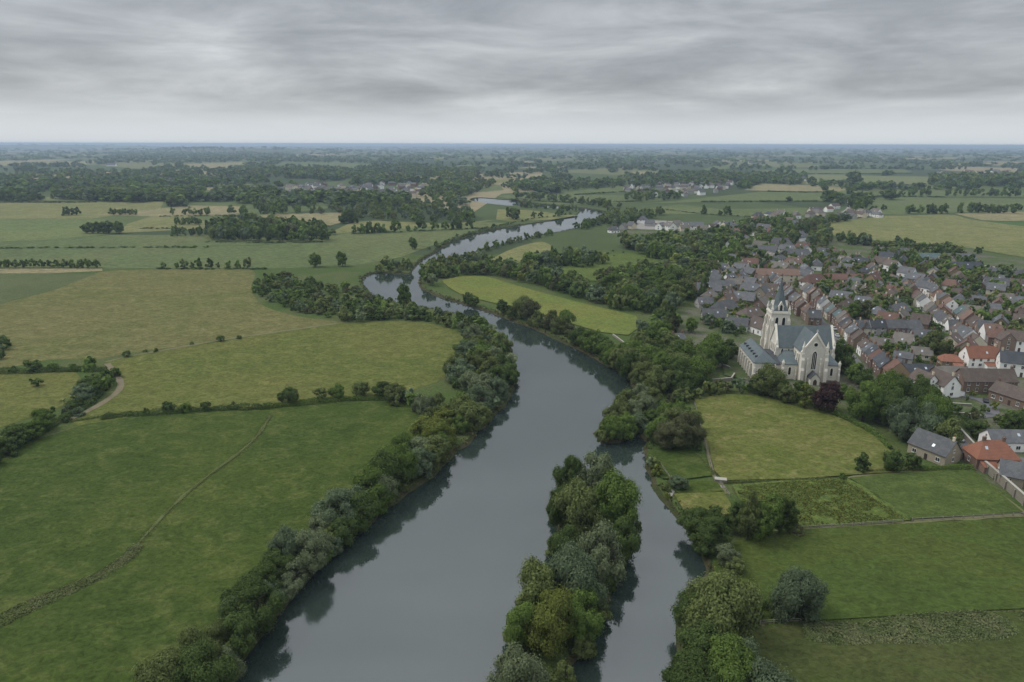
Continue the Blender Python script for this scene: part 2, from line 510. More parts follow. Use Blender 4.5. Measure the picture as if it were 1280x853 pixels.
G = lambda n, a, b, c, **k: grass_mat(n, a, b, c, **k)
M_F1 = G('lush_meadow', (0.0420, 0.0655, 0.0151), (0.0521, 0.0739, 0.0168), (0.0722, 0.0815, 0.0252), big=0.018, mid=0.11, fine=0.7, rot=0.5)
M_F2 = G('olive_meadow', (0.0994, 0.1076, 0.0313), (0.0828, 0.1012, 0.0267), (0.1251, 0.1196, 0.0405), big=0.02, mid=0.14, fine=0.6)
M_F3 = G('dry_olive_meadow', (0.1159, 0.1132, 0.0432), (0.1012, 0.1076, 0.0359), (0.1417, 0.1279, 0.0570), big=0.014, mid=0.1, fine=0.5)
M_F4 = G('dull_green_field', (0.078, 0.094, 0.040), (0.09, 0.104, 0.044), (0.07, 0.085, 0.034))
M_F6 = G('bright_far_pasture', (0.0900, 0.1152, 0.0468), (0.1098, 0.1242, 0.0522), (0.0792, 0.1044, 0.0405), big=0.008, mid=0.03, fine=0.2)
M_TAN = G('stubble_field', (0.205, 0.180, 0.098), (0.175, 0.165, 0.085), (0.23, 0.195, 0.11), big=0.01, mid=0.05, fine=0.3, lines=0.2)
M_PALE = G('pale_olive_field', (0.150, 0.152, 0.062), (0.130, 0.142, 0.055), (0.165, 0.155, 0.07), big=0.008, mid=0.04, fine=0.3, lines=0.15)
M_CHF = G('church_meadow', (0.1042, 0.1125, 0.0316), (0.0893, 0.1088, 0.0270), (0.1488, 0.1283, 0.0558), big=0.03, mid=0.13, fine=0.7)
M_RANK = G('rank_weeds', (0.085, 0.118, 0.030), (0.070, 0.100, 0.026), (0.110, 0.120, 0.035), big=0.06, mid=0.35, fine=1.2, rough_amt=1.25)
M_DIRT = plain_mat('track_dirt', (0.165, 0.142, 0.092), 0.95, 0.1, 0.5, 0.3, 1.5)
M_PATH = plain_mat('worn_path', (0.135, 0.132, 0.066), 0.95, 0.1, 0.5, 0.3, 1.5)
M_FAINT = plain_mat('faint_path', (0.100, 0.115, 0.044), 0.95, 0.1, 0.5, 0.3, 1.5)
M_ASPH = plain_mat('asphalt', (0.115, 0.115, 0.118), 0.9, 0.3, 0.35, 0.2, 2.0)
M_GRAV = plain_mat('pale_gravel', (0.23, 0.22, 0.20), 0.95, 0.2, 0.35, 0.2, 2.0)

# left bank
sheet('meadow', [(-120, 610), (0, 564), (75, 541), (120, 526), (205, 516), (330, 512), (440, 502), (505, 502), (530, 520), (545, 545), (520, 585), (470, 630), (420, 668), (370, 715), (320, 770), (270, 840), (240, 905), (-120, 905)], M_F1, 'lush green meadow along the left bank in the foreground')
sheet('meadow', [(85, 534), (120, 508), (150, 486), (146, 466), (133, 452), (165, 444), (240, 433), (300, 423), (360, 414), (420, 405), (500, 402), (555, 408), (585, 425), (575, 455), (545, 478), (495, 494), (440, 500), (330, 511), (205, 515)], M_F2, 'yellowish olive meadow between the dirt track and the river belt')
sheet('meadow', [(-120, 420), (0, 381), (70, 362), (128, 340), (220, 337), (312, 337), (314, 362), (332, 384), (385, 398), (432, 404), (360, 413), (300, 421), (240, 431), (160, 442), (125, 449), (60, 450), (0, 462), (-120, 480)], M_F3, 'dry olive meadow sloping up to the poplar row on the left')
sheet('field', [(-120, 402), (0, 379), (70, 361), (122, 342.5), (60, 342.5), (-120, 343)], M_F4, 'dull green field corner at the left edge', smooth=False)
sheet('field', [(-120, 342.5), (60, 342), (128, 339), (128, 336), (-120, 336)], M_TAN, 'thin pale stubble strip below the row of round trees', smooth=False)
sheet('meadow', [(-120, 560), (0, 535), (60, 515), (98, 500), (108, 482), (95, 466), (40, 462), (-120, 475)], M_F2, 'small meadow enclosed by bushes at the left edge')
sheet('pasture', [(-140, 335), (200, 336), (330, 336), (440, 333), (500, 322), (560, 300), (600, 286), (640, 279), (600, 278), (440, 291), (330, 307), (210, 309), (120, 310), (-140, 318)], M_F6, 'bright green pasture beside the upper river', smooth=False)
sheet('pasture', [(-140, 318), (120, 310), (210, 309), (330, 306.5), (440, 290.5), (420, 288), (300, 293), (200, 294), (140, 294), (60, 300), (-140, 306)], M_F6, 'bright green pasture strip below the copse', smooth=False)
sheet('field', [(-140, 306), (60, 300), (140, 293), (130, 274), (-140, 274)], G('mid_green_pasture', (0.105, 0.132, 0.05), (0.125, 0.142, 0.056), (0.095, 0.122, 0.045), big=0.006, mid=0.03, fine=0.2), 'mid green pasture with a clump of trees at the left', smooth=False)
sheet('field', [(-140, 274), (115, 273.5), (200, 262), (205, 252), (90, 253), (-140, 253)], M_PALE, 'pale olive field at the far left', smooth=False)
sheet('field', [(-140, 252.5), (0, 251), (70, 246), (92, 241), (92, 249), (40, 252)], M_PALE, 'pale field wedge under the far left woods', smooth=False)
sheet('field', [(115, 269), (170, 264), (235, 257), (300, 258), (300, 269), (200, 271)], M_TAN, 'tan stubble field behind the tree pairs', smooth=False)
sheet('field', [(145, 292), (260, 286), (262, 279), (235, 270.5), (190, 270.5), (160, 280)], M_PALE, 'pale olive field between the small tree rows', smooth=False)
sheet('field', [(235, 256), (330, 255), (330, 265), (305, 268.5), (300, 258)], M_F6, 'green paddock left of the far village', smooth=False)
sheet('field', [(300, 275), (335, 268), (430, 266), (440, 275), (410, 283), (330, 281)], M_TAN, 'tan field beyond the big copse', smooth=False)
sheet('field', [(410, 292), (440, 278), (470, 276), (560, 280), (620, 275), (600, 278.5), (440, 291)], M_PALE, 'pale grass strip with a row of trees', smooth=False)
sheet('field', [(170, 238), (330, 232), (330, 236), (250, 238.5), (175, 240)], M_TAN, 'far tan field left of the village', smooth=False)
sheet('field', [(220, 206), (310, 203), (305, 211), (240, 212)], M_TAN, 'distant tan field among dark woods', smooth=False)
sheet('field', [(335, 204), (430, 203), (470, 207), (440, 214), (350, 207)], M_F6, 'distant pale green field among dark woods', smooth=False)
sheet('field', [(-140, 205), (90, 202), (140, 201), (95, 207), (-140, 208.5)], M_TAN, 'distant tan strip at the far left', smooth=False)
sheet('field', [(100, 231.5), (250, 228), (330, 231), (250, 234), (110, 234)], M_F6, 'distant green strip at the left', smooth=False)
# middle and right far fields
sheet('field', [(594, 226), (640, 224), (642, 228), (600, 230)], M_PALE, 'small pale field beyond the woods', smooth=False)
sheet('field', [(592, 233), (625, 231.5), (630, 238), (592, 241)], M_F6, 'small green field in the middle distance', smooth=False)
sheet('field', [(700, 242), (735, 237), (790, 231), (792, 240), (720, 244)], M_F6, 'green field left of the far right hamlet', smooth=False)
sheet('field', [(620, 245), (700, 243.5), (800, 245), (850, 250), (780, 254), (700, 256), (640, 250)], M_F6, 'green pasture beyond the river bend', smooth=False)
sheet('field', [(622, 262), (660, 263), (700, 268), (724, 269.5), (690, 275), (640, 277), (620, 275)], M_PALE, 'pale grass inside the river hairpin', smooth=False)
sheet('field', [(775, 268), (800, 262), (850, 256), (900, 262), (1030, 260), (1030, 268), (960, 272), (860, 268)], M_F6, 'bright green field behind the riverside hamlet', smooth=False)
sheet('field', [(800, 255), (860, 250), (950, 240), (1040, 241), (1050, 252), (960, 252), (880, 253)], M_F6, 'green field crossed by hedges at the right', smooth=False)
sheet('field', [(930, 238), (950, 230), (1030, 232), (1070, 236), (1050, 240), (960, 239)], M_TAN, 'far tan stubble field at the right', smooth=False)
sheet('field', [(1000, 230), (1010, 219), (1160, 221), (1165, 228), (1200, 236), (1080, 235)], G('far_pale_pasture', (0.125, 0.142, 0.062), (0.15, 0.15, 0.07), (0.11, 0.132, 0.055), big=0.004, mid=0.02, fine=0.1), 'far pale pasture with a lone round tree', smooth=False)
sheet('field', [(940, 214), (1000, 211), (1130, 212), (1140, 216), (1000, 218)], M_F6, 'far green strip between woods at the right', smooth=False)
sheet('field', [(1040, 241), (1070, 236), (1200, 237), (1400, 241), (1400, 248), (1250, 247), (1100, 246)], M_F6, 'green pasture below the tree line at far right', smooth=False)
sheet('field', [(1085, 268), (1060, 252), (1110, 247), (1250, 248), (1400, 250), (1400, 262), (1280, 263), (1130, 269)], M_F6, 'green pasture with rows of round trees at the right', smooth=False)
sheet('field', [(1024, 276), (1090, 271), (1135, 270), (1190, 269), (1230, 277), (1400, 286), (1400, 335), (1280, 322), (1200, 309), (1120, 303), (1060, 298), (1030, 290)], M_PALE, 'large pale olive field beside the village at the right')
sheet('field', [(1193, 267.5), (1270, 265), (1400, 265), (1400, 272), (1270, 277), (1228, 276)], M_TAN, 'tan stubble field at the right edge', smooth=False)
sheet('field', [(1228, 277), (1280, 277.5), (1400, 274), (1400, 287), (1290, 285)], G('dark_green_crop', (0.060, 0.105, 0.036), (0.07, 0.11, 0.04), (0.055, 0.095, 0.03)), 'dark green crop wedge at the right edge', smooth=False)
for i_, (a_, b_, c_) in enumerate([((770, 222), (850, 218), 214), ((870, 214), (930, 210), 207), ((500, 200), (560, 199), 197), ((640, 211), (700, 210), 208), ((560, 209), (640, 207.5), 205),
                                  ((1000, 205), (1090, 204), 201), ((1180, 207), (1260, 206), 203), ((700, 199), (780, 198), 196), ((930, 196), (1010, 195.5), 194), ((1110, 200), (1200, 199), 197),
                                  ((330, 196.5), (420, 196), 194), ((30, 196), (120, 195.5), 193), ((850, 203), (960, 202), 200), ((760, 229), (800, 224), 221)]):
    sheet('field', [a_, b_, (b_[0] + 14, c_), (a_[0] + 22, c_ + 0.8)], (M_TAN, M_F6, M_PALE)[i_ % 3], ('distant tan strip of farmland', 'distant green strip of farmland', 'distant pale strip of farmland')[i_ % 3] + ' among woods', smooth=False)
# right bank, middle
sheet('meadow', [(553, 351), (575, 346), (605, 346), (640, 356), (690, 370), (745, 384), (795, 396), (802, 408), (785, 420), (750, 416), (705, 402), (660, 388), (615, 379), (575, 368)], G('bright_riverside_meadow', (0.115, 0.140, 0.036), (0.140, 0.145, 0.04), (0.095, 0.128, 0.032), big=0.02, mid=0.1, fine=0.6), 'bright green riverside meadow left of the village woods')
sheet('field', [(608, 330), (640, 312), (676, 303), (690, 312), (660, 325), (630, 334)], M_PALE, 'small grass spit inside the river bend')
sheet('scrubland', [(690, 345), (720, 330), (770, 318), (840, 318), (880, 330), (850, 342), (790, 350), (730, 352)], M_RANK, 'pale green scrubby clearing between the woods')
sheet('village_ground', [(760, 285), (850, 285), (940, 275), (1010, 272), (1030, 292), (1060, 300), (1120, 305), (1200, 311), (1280, 324), (1460, 350), (1560, 640), (1400, 640), (1290, 630), (1216, 592), (1185, 560), (1150, 545), (1115, 540), (1040, 500), (925, 482), (880, 470), (830, 425), (830, 395), (880, 375), (880, 345), (800, 310)], M_VILL, 'gardens and yards of the village', z=0.034)
sheet('churchyard', [(905, 470), (925, 440), (1030, 445), (1060, 480), (1040, 492), (960, 482)], M_VILL, 'mown grass and gravel round the church')
ribbon('church_path', [(926, 440), (934, 462), (944, 484), (966, 490), (1000, 490)], 4.0, M_ASPH, 'grey path along the church wing', 'path', z=0.26)
sheet('meadow', [(868, 500), (905, 494), (960, 497), (1010, 508), (1055, 526), (1092, 546), (1114, 566), (1122, 584), (1118, 592), (1080, 594), (1000, 600), (905, 602), (893, 590), (885, 555), (874, 525)], M_CHF, 'mown meadow with dry patches below the church')
sheet('paddock', [(808, 566), (845, 566), (880, 568), (890, 596), (860, 600), (828, 600), (812, 585)], M_F1, 'small green paddock beside the side channel')
sheet('paddock', [(832, 602), (895, 603), (905, 616), (850, 620), (838, 612)], M_F1, 'green strip above the curved garden path')
sheet('paddock', [(842, 619), (905, 617), (918, 640), (900, 660), (862, 652)], M_CHF, 'rough grass plot below the curved path')
sheet('weed_field', [(915, 608), (985, 602), (1058, 599), (1140, 652), (1075, 657), (1000, 661), (940, 660)], M_RANK, 'field of rank green weeds right of the tall poplars')
sheet('meadow', [(1062, 599), (1130, 592), (1215, 588), (1278, 642), (1140, 651)], G('right_meadow', (0.0598, 0.0845, 0.0229), (0.0510, 0.0774, 0.0194), (0.0739, 0.0898, 0.0264)), 'green meadow below the stone wall', smooth=False)
sheet('meadow', [(890, 700), (935, 668), (1000, 664), (1140, 656), (1300, 649), (1500, 645), (1560, 760), (1300, 762), (1120, 772), (960, 780), (915, 770), (895, 730)], G('foreground_right_meadow', (0.0507, 0.0740, 0.0181), (0.0619, 0.0800, 0.0198), (0.0413, 0.0654, 0.0155), big=0.03, mid=0.14, fine=0.7), 'green meadow in the right foreground')
sheet('meadow', [(960, 784), (1120, 776), (1300, 766), (1600, 760), (1700, 905), (860, 905), (900, 800)], G('darker_foreground_meadow', (0.0482, 0.0636, 0.0189), (0.0602, 0.0697, 0.0241), (0.0404, 0.0568, 0.0163), big=0.04, mid=0.2, fine=0.8), 'duller green meadow at the bottom right corner')

# tracks, paths and roads
ribbon('dirt_track', [(-60, 572), (0, 552), (45, 538), (88, 524), (118, 510), (143, 494), (151, 483), (148, 472), (141, 463), (134, 455)], 2.7, M_DIRT, 'pale dirt farm track curving round the left bushes', 'track', wjit=0.12)
ribbon('field_path', [(132, 453), (160, 446), (200, 439), (245, 431), (300, 422), (350, 415), (420, 405)], 2.2, M_PATH, 'faint worn path crossing the olive meadows', 'path', wjit=0.35)
ribbon('field_path', [(338, 520), (322, 545), (300, 565), (262, 594), (228, 622), (195, 655), (168, 686)], .8, M_FAINT, 'faint straw-coloured path down the lush meadow', 'path', wjit=0.45)
ribbon('field_path', [(870, 505), (878, 535), (886, 570), (893, 597), (908, 618)], 1.2, M_PATH, 'worn strip along the church meadow fence', 'path', wjit=0.3)
ribbon('garden_path', [(836, 622), (842, 613), (856, 610), (880, 610), (906, 609)], 1.4, M_GRAV, 'curved pale garden path by the side channel', 'path', z=0.2)
ribbon('field_path', [(940, 668), (1021, 662), (1080, 657), (1137, 652), (1210, 648), (1290, 644)], 1.6, M_PATH, 'pale field margin across the right meadows', 'path', wjit=0.4)
ribbon('field_path', [(950, 780), (1005, 778), (1120, 773), (1290, 762)], 1.3, M_PATH, 'thin pale margin above the rough grass strip', 'path', wjit=0.4)
ribbon('wheel_rut', [(1005, 800), (1030, 812), (1060, 818), (1140, 812), (1290, 805)], 1.3, M_PATH, 'pale wheel rut curving below the rough grass strip', 'path', wjit=0.3)
ribbon('field_path', [(1217, 594), (1240, 612), (1282, 644)], 2.0, M_PATH, 'bare strip at the foot of the stone wall', 'path', wjit=0.25)
ribbon('farm_lane', [(1060, 598), (1095, 593), (1150, 590), (1213, 586)], 1.6, M_PATH, 'bare margin under the three dark shrubs', 'path', wjit=0.3)
ribbon('village_street', [(1092, 492), (1080, 470), (1062, 446), (1044, 425), (1026, 404), (1008, 385), (990, 367), (975, 352), (950, 338)], 6.5, M_ASPH, 'grey village street between the brick terraces', 'street', z=0.2)
ribbon('village_street', [(1268, 448), (1238, 436), (1212, 422), (1188, 404), (1166, 384), (1146, 366), (1122, 352), (1098, 340)], 6.0, M_ASPH, 'grey street through the upper terraces', 'street', z=0.205)
ribbon('village_street', [(1030, 405), (1070, 420), (1120, 421), (1166, 420), (1200, 418)], 5.0, M_ASPH, 'cross street below the small white gables', 'street', z=0.21)
ribbon('village_street', [(1280, 395), (1225, 372), (1170, 352), (1120, 338), (1070, 326), (1040, 318), (1010, 312)], 5.0, M_ASPH, 'back lane at the upper edge of the village', 'street', z=0.21)
ribbon('village_street', [(1090, 490), (1130, 505), (1170, 520), (1190, 535), (1204, 556), (1222, 580)], 6.0, M_ASPH, 'asphalt lane past the stone house', 'street', z=0.215)
ribbon('driveway', [(1178, 492), (1200, 494), (1224, 500), (1240, 508), (1242, 516), (1228, 521), (1200, 518), (1184, 516)], 4.0, M_ASPH, 'curved grey driveway of the brick farmhouse', 'driveway', z=0.22)
ribbon('country_road', [(1004, 303), (1001, 295), (1002, 287), (1012, 279), (1030, 273.5), (1048, 268), (1058, 263), (1062, 257), (1060, 250)], 6.0, M_GRAV, 'pale country road leaving the village through the trees', 'road', z=0.22)
ribbon('country_road', [(1200, 330), (1240, 334), (1300, 345)], 7.0, M_GRAV, 'pale yard road at the edge of the big olive field', 'road', z=0.22)
sheet('car_park', [(770, 281), (800, 276), (845, 277), (870, 281), (850, 286), (800, 287)], M_GRAV, 'pale riverside car park', z=0.2, cat='car park')
sheet('yard', [(1240, 578), (1285, 572), (1400, 590), (1400, 625), (1300, 612), (1262, 590)], M_ASPH, 'grey paved yard behind the red-roofed barn', z=0.2, smooth=False, cat='yard')
sheet('yard', [(1205, 560), (1222, 578), (1230, 590), (1216, 585), (1196, 562)], M_ASPH, 'asphalt yard beside the stone wall', z=0.225, smooth=False, cat='yard')
# ================================================================== CHURCH
def brick_mat(name, c1, c2, mortar, scale=1.0, objvar=0.2):
    m, t, out = mat_new(name)
    p = principled(t, out, 0.9, 0.2)
    tcn = N(t, 'ShaderNodeTexCoord')
    sp = N(t, 'ShaderNodeSeparateXYZ'); L(t, tcn.outputs['Object'], sp.inputs[0])
    cb = N(t, 'ShaderNodeCombineXYZ')
    L(t, mathn(t, 'ADD', sp.outputs[0], sp.outputs[1]), cb.inputs[0]); L(t, sp.outputs[2], cb.inputs[1])
    br = N(t, 'ShaderNodeTexBrick')
    br.inputs['Color1'].default_value = (*c1, 1); br.inputs['Color2'].default_value = (*c2, 1); br.inputs['Mortar'].default_value = (*mortar, 1)
    br.inputs['Scale'].default_value = scale; br.inputs['Mortar Size'].default_value = 0.012
    L(t, cb.outputs[0], br.inputs['Vector'])
    n1 = noise(t, tcn.outputs['Object'], 0.35, 4, 0.6); n2 = noise(t, tcn.outputs['Object'], 2.5, 3, 0.6)
    k = mathn(t, 'ADD', 0.66, mathn(t, 'ADD', mathn(t, 'MULTIPLY', n1, 0.42), mathn(t, 'MULTIPLY', n2, 0.26)))
    if objvar:
        oi = N(t, 'ShaderNodeObjectInfo')
        k = mathn(t, 'MULTIPLY', k, mathn(t, 'ADD', 1 - objvar * .5, mathn(t, 'MULTIPLY', oi.outputs['Random'], objvar)))
    s = N(t, 'ShaderNodeVectorMath', operation='SCALE'); L(t, br.outputs[0], s.inputs[0]); L(t, k, s.inputs[3])
    L(t, s.outputs[0], p.inputs['Base Color'])
    return m
def roof_mat(name, col, alt, course=0.35, objvar=0.35, moss=0.35):
    """courses of tiles or slates: the wave runs across local z (slope height); lichen patches"""
    m, t, out = mat_new(name)
    p = principled(t, out, 0.75, 0.3)
    tcn = N(t, 'ShaderNodeTexCoord')
    w = N(t, 'ShaderNodeTexWave', wave_type='BANDS', bands_direction='Z'); w.inputs['Scale'].default_value = 0.314 / course
    w.inputs['Distortion'].default_value = 0.6; w.inputs['Detail'].default_value = 1
    L(t, tcn.outputs['Object'], w.inputs[0])
    n1 = noise(t, tcn.outputs['Object'], 0.5, 4, 0.6, 0.3); n2 = noise(t, tcn.outputs['Object'], 3.0, 3, 0.65)
    c = mixc(t, maprange(t, n1, 0.42, 0.62, 0, 0.8, True), col, alt)
    c = mixc(t, maprange(t, n2, 0.55, 0.72, 0, moss, True), c, (0.16, 0.155, 0.11))
    k = mathn(t, 'ADD', 0.68, mathn(t, 'ADD', mathn(t, 'MULTIPLY', w.outputs[1], 0.16), mathn(t, 'MULTIPLY', n2, 0.45)))
    if objvar:
        oi = N(t, 'ShaderNodeObjectInfo')
        k = mathn(t, 'MULTIPLY', k, mathn(t, 'ADD', 1 - objvar * .5, mathn(t, 'MULTIPLY', oi.outputs['Random'], objvar)))
    s = N(t, 'ShaderNodeVectorMath', operation='SCALE'); L(t, c, s.inputs[0]); L(t, k, s.inputs[3])
    L(t, s.outputs[0], p.inputs['Base Color'])
    bump(t, w.outputs[1], 0.4, 0.05, p)
    return m
M_STONE = brick_mat('church_limestone', (0.70, 0.66, 0.575), (0.61, 0.575, 0.50), (0.49, 0.46, 0.40), 0.9, 0.0)
M_STONE2 = plain_mat('limestone_trim', (0.73, 0.69, 0.60), 0.9, 0.2, 0.3, 0.4, 2.0)
M_SLATE = roof_mat('church_slate', (0.092, 0.118, 0.126), (0.118, 0.138, 0.143), 0.3, 0.0, 0.12)
M_LEADR = plain_mat('dark_lead', (0.05, 0.055, 0.062), 0.6, 0.4, 0.3, 0.4, 2.0)
M_GLASS = plain_mat('dark_glass', (0.022, 0.026, 0.030), 0.15, 0.5, 0.4, 1.0, 4.0, objvar=0.5)
M_WFRAME = plain_mat('white_paint', (0.72, 0.71, 0.68), 0.6, 0.4, 0.1, 1.0, 5.0)
M_IRON = plain_mat('dark_iron', (0.04, 0.04, 0.04), 0.5, 0.4, 0.2)

G0 = gp(1013.8, 478.7)
CH_ROT = radians(-5.0)
church = tag(empty('church', (G0[0], G0[1], 0), CH_ROT), 'pale stone church with slate spire, tall transept gable and long side wing', 'church')
def cb(name, mb, mat, parent=None): return mb.build(name, mat, parent or church)
def gable_wall(mb, u0, u1, v0, v1, eave, ridge, axis):
    """solid gabled block; axis 'x' = ridge along u"""
    if axis == 'x':
        m = (v0 + v1) / 2; mb.prism([(v0, 0), (v1, 0), (v1, eave), (m, ridge), (v0, eave)], 'x', u0, u1)
    else:
        m = (u0 + u1) / 2; mb.prism([(u0, 0), (u1, 0), (u1, eave), (m, ridge), (u0, eave)], 'y', v0, v1)
def gable_roof(mb, u0, u1, v0, v1, eave, ridge, axis, th=0.28, over=0.35, end=0.0):
    a0, a1 = (v0, v1) if axis == 'x' else (u0, u1)
    m = (a0 + a1) / 2; half = (a1 - a0) / 2; sl = (ridge - eave) / half
    lo = eave - sl * over
    prof = [(a0 - over, lo + .03), (m, ridge + .03), (a1 + over, lo + .03), (a1 + over, lo + th), (m, ridge + th * 1.3), (a0 - over, lo + th)]
    if axis == 'x': mb.prism(prof, 'x', u0 - end, u1 + end)
    else: mb.prism(prof, 'y', v0 - end, v1 + end)
def lancet_prof(w, h, n=6):
    """pointed arch outline, bottom centre at 0"""
    s = h - w * 0.87
    pts = [(-w / 2, 0), (w / 2, 0), (w / 2, s)]
    for i in range(1, n + 1):
        a = radians(60) * i / n; pts.append((-w / 2 + w * cos(a), s + w * sin(a)))
    for i in range(n - 1, -1, -1):
        a = radians(60) * i / n; pts.append((w / 2 - w * cos(a), s + w * sin(a)))
    return pts
def lancet(parent, u, v, z, w, h, face, name='lancet_window', tr=0.28, d=0.22):
    """pointed window with stone surround. face: 'front','back','left','right' in the church's frame"""
    R = {'front': lambda p: (u + p[0], v - p[1], z + p[2]), 'back': lambda p: (u + p[0], v + p[1], z + p[2]),
         'left': lambda p: (u - p[1], v + p[0], z + p[2]), 'right': lambda p: (u + p[1], v + p[0], z + p[2])}[face]
    o_ = lancet_prof(w + 2 * tr, h + 2 * tr); i_ = lancet_prof(w, h)
    mb = MB(); n = len(o_)
    oo = [(p[0], p[1] - tr) for p in o_]
    for k in range(n):
        j = (k + 1) % n
        mb.poly([R((oo[k][0], d, oo[k][1])), R((oo[j][0], d, oo[j][1])), R((i_[j][0], d, i_[j][1])), R((i_[k][0], d, i_[k][1]))])
        mb.poly([R((oo[k][0], -.05, oo[k][1])), R((oo[j][0], -.05, oo[j][1])), R((oo[j][0], d, oo[j][1])), R((oo[k][0], d, oo[k][1]))])
        mb.poly([R((i_[k][0], d, i_[k][1])), R((i_[j][0], d, i_[j][1])), R((i_[j][0], .02, i_[j][1])), R((i_[k][0], .02, i_[k][1]))])
    fr = mb.build(name, M_STONE2, parent)
    pm = MB(); pm.poly([R((p[0], 0.05, p[1])) for p in i_])
    pm.build('pane', M_GLASS, fr)
    if w > 1.4:
        mu = MB()
        for q in (-1, 1):
            mu.box(q * w / 6 - .07, q * w / 6 + .07, 0.06, 0.16, 0, h - w * .45, 0, R)
        mu.build('mullion', M_STONE2, fr)
    return fr
def buttress(parent, u, v, face, w=0.9, d=1.5, h=11.0, pinn=0.0):
    R = {'front': lambda p: (u + p[0], v - p[1], p[2]), 'back': lambda p: (u + p[0], v + p[1], p[2]),
         'left': lambda p: (u - p[1], v + p[0], p[2]), 'right': lambda p: (u + p[1], v + p[0], p[2])}[face]
    prof = [(-.1, 0), (d, 0), (d, h * .42), (d * .72, h * .50), (d * .72, h * .74), (d * .42, h * .82), (d * .42, h * .93), (-.1, h)]
    mb = MB(); n = len(prof)
    A = [R((-w / 2, a, b)) for a, b in prof]; B = [R((w / 2, a, b)) for a, b in prof]
    mb.poly(A); mb.poly(B[::-1])
    for i in range(n):
        j = (i + 1) % n; mb.poly([A[i], B[i], B[j], A[j]])
    b_ = mb.build('buttress', M_STONE, parent)
    if pinn:
        p = MB(); c = R((0, d * .2, h - .3))
        pinnacle_geo(p, c[0], c[1], c[2], 0.85, pinn)
        p.build('pinnacle', M_STONE2, b_)
    return b_
def pinnacle_geo(mb, x, y, z, w, h):
    mb.box(x - w / 2, x + w / 2, y - w / 2, y + w / 2, z, z + h * .42)
    mb.box(x - w * .62, x + w * .62, y - w * .62, y + w * .62, z + h * .42, z + h * .47)
    q = [(x - w * .5, y - w * .5, z + h * .47), (x + w * .5, y - w * .5, z + h * .47), (x + w * .5, y + w * .5, z + h * .47), (x - w * .5, y + w * .5, z + h * .47)]
    for i in range(4): mb.poly([q[i], q[(i + 1) % 4], (x, y, z + h)])

# nave
NV0, NV1, NU0, NU1, NE, NR = 11.5, 22.5, -12.5, 12.0, 12.6, 21.0
mb = MB(); gable_wall(mb, NU0, NU1, NV0, NV1, NE, NR, 'x'); nave = cb('nave_wall', mb, M_STONE)
mb = MB(); gable_roof(mb, NU0 + .45, NU1 - .45, NV0, NV1, NE, NR, 'x'); nroof = cb('nave_roof', mb, M_SLATE)
for uu, nm in ((NU0, 0), (NU1, 1)):               # raised gable copings
    mb = MB(); m_ = (NV0 + NV1) / 2
    mb.prism([(NV0 - .5, NE - .6), (m_, NR + .25), (NV1 + .5, NE - .6), (NV1 + .5, NE + .1), (m_, NR + 1.0), (NV0 - .5, NE + .1)], 'x', uu - .5, uu + .42)
    cb('gable_coping', mb, M_STONE2)
mb = MB(); mb.box(NU0 + .5, NU1 - .5, NV0 - .22, NV0 - .003, NE - .75, NE - .35); cb('cornice', mb, M_STONE2)
# transept facing the camera
TE, TR_, TW = 13.8, 22.0, 5.3
mb = MB(); gable_wall(mb, -TW, TW, 0, 16.95, TE, TR_ - 1.0, 'y'); cb('transept_wall', mb, M_STONE)
mb = MB(); gable_roof(mb, -TW, TW, .5, 16.9, TE, TR_ - 1.0, 'y', 0.3); cb('transept_roof', mb, M_SLATE)
mb = MB(); mb.prism([(-TW - .5, TE - .8), (0, TR_ - .75), (TW + .5, TE - .8), (TW + .5, TE + .15), (0, TR_ + .75), (-TW - .5, TE + .15)], 'y', -.3, .48)
gc = cb('gable_coping', mb, M_STONE2)
mb = MB(); mb.box(-.09, .09, .0, .18, TR_ + .6, TR_ + 2.0); mb.box(-.5, .5, .02, .16, TR_ + 1.3, TR_ + 1.48); mb.build('stone_cross', M_STONE2, gc)
lancet(church, -0.4 + .4, 0, 6.2, 1.9, 8.2, 'front', 'great_window')
mb = MB()                                         # round window in the gable
cs = [(1.15 * cos(a), 1.15 * sin(a)) for a in np.linspace(0, 2 * pi, 20, endpoint=False)]
c2_ = [(.8 * cos(a), .8 * sin(a)) for a in np.linspace(0, 2 * pi, 20, endpoint=False)]
for k in range(20):
    j = (k + 1) % 20
    mb.poly([(cs[k][0], -.2, 17.3 + cs[k][1]), (cs[j][0], -.2, 17.3 + cs[j][1]), (c2_[j][0], -.2, 17.3 + c2_[j][1]), (c2_[k][0], -.2, 17.3 + c2_[k][1])])
    mb.poly([(cs[k][0], .05, 17.3 + cs[k][1]), (cs[j][0], .05, 17.3 + cs[j][1]), (cs[j][0], -.2, 17.3 + cs[j][1]), (cs[k][0], -.2, 17.3 + cs[k][1])])
rw = cb('round_window', mb, M_STONE2)
mb = MB(); mb.poly([(p[0], -.06, 17.3 + p[1]) for p in c2_]); mb.build('pane', M_GLASS, rw)
for s in (-1, 1):
    buttress(church, s * (TW - .35), 0, 'front', 1.3, 1.9, 14.2, 5.2)
    buttress(church, s * (TW - 2.55), 0, 'front', 0.6, 0.9, 11.5, 0)
for vv in (3.0, 8.0):
    lancet(church, -TW, vv, 7.4, 1.0, 5.0, 'left'); lancet(church, TW, vv, 7.4, 1.0, 5.0, 'right')
buttress(church, -TW, 5.5, 'left', .8, 1.1, 12.5); buttress(church, TW, 5.5, 'right', .8, 1.1, 12.5)
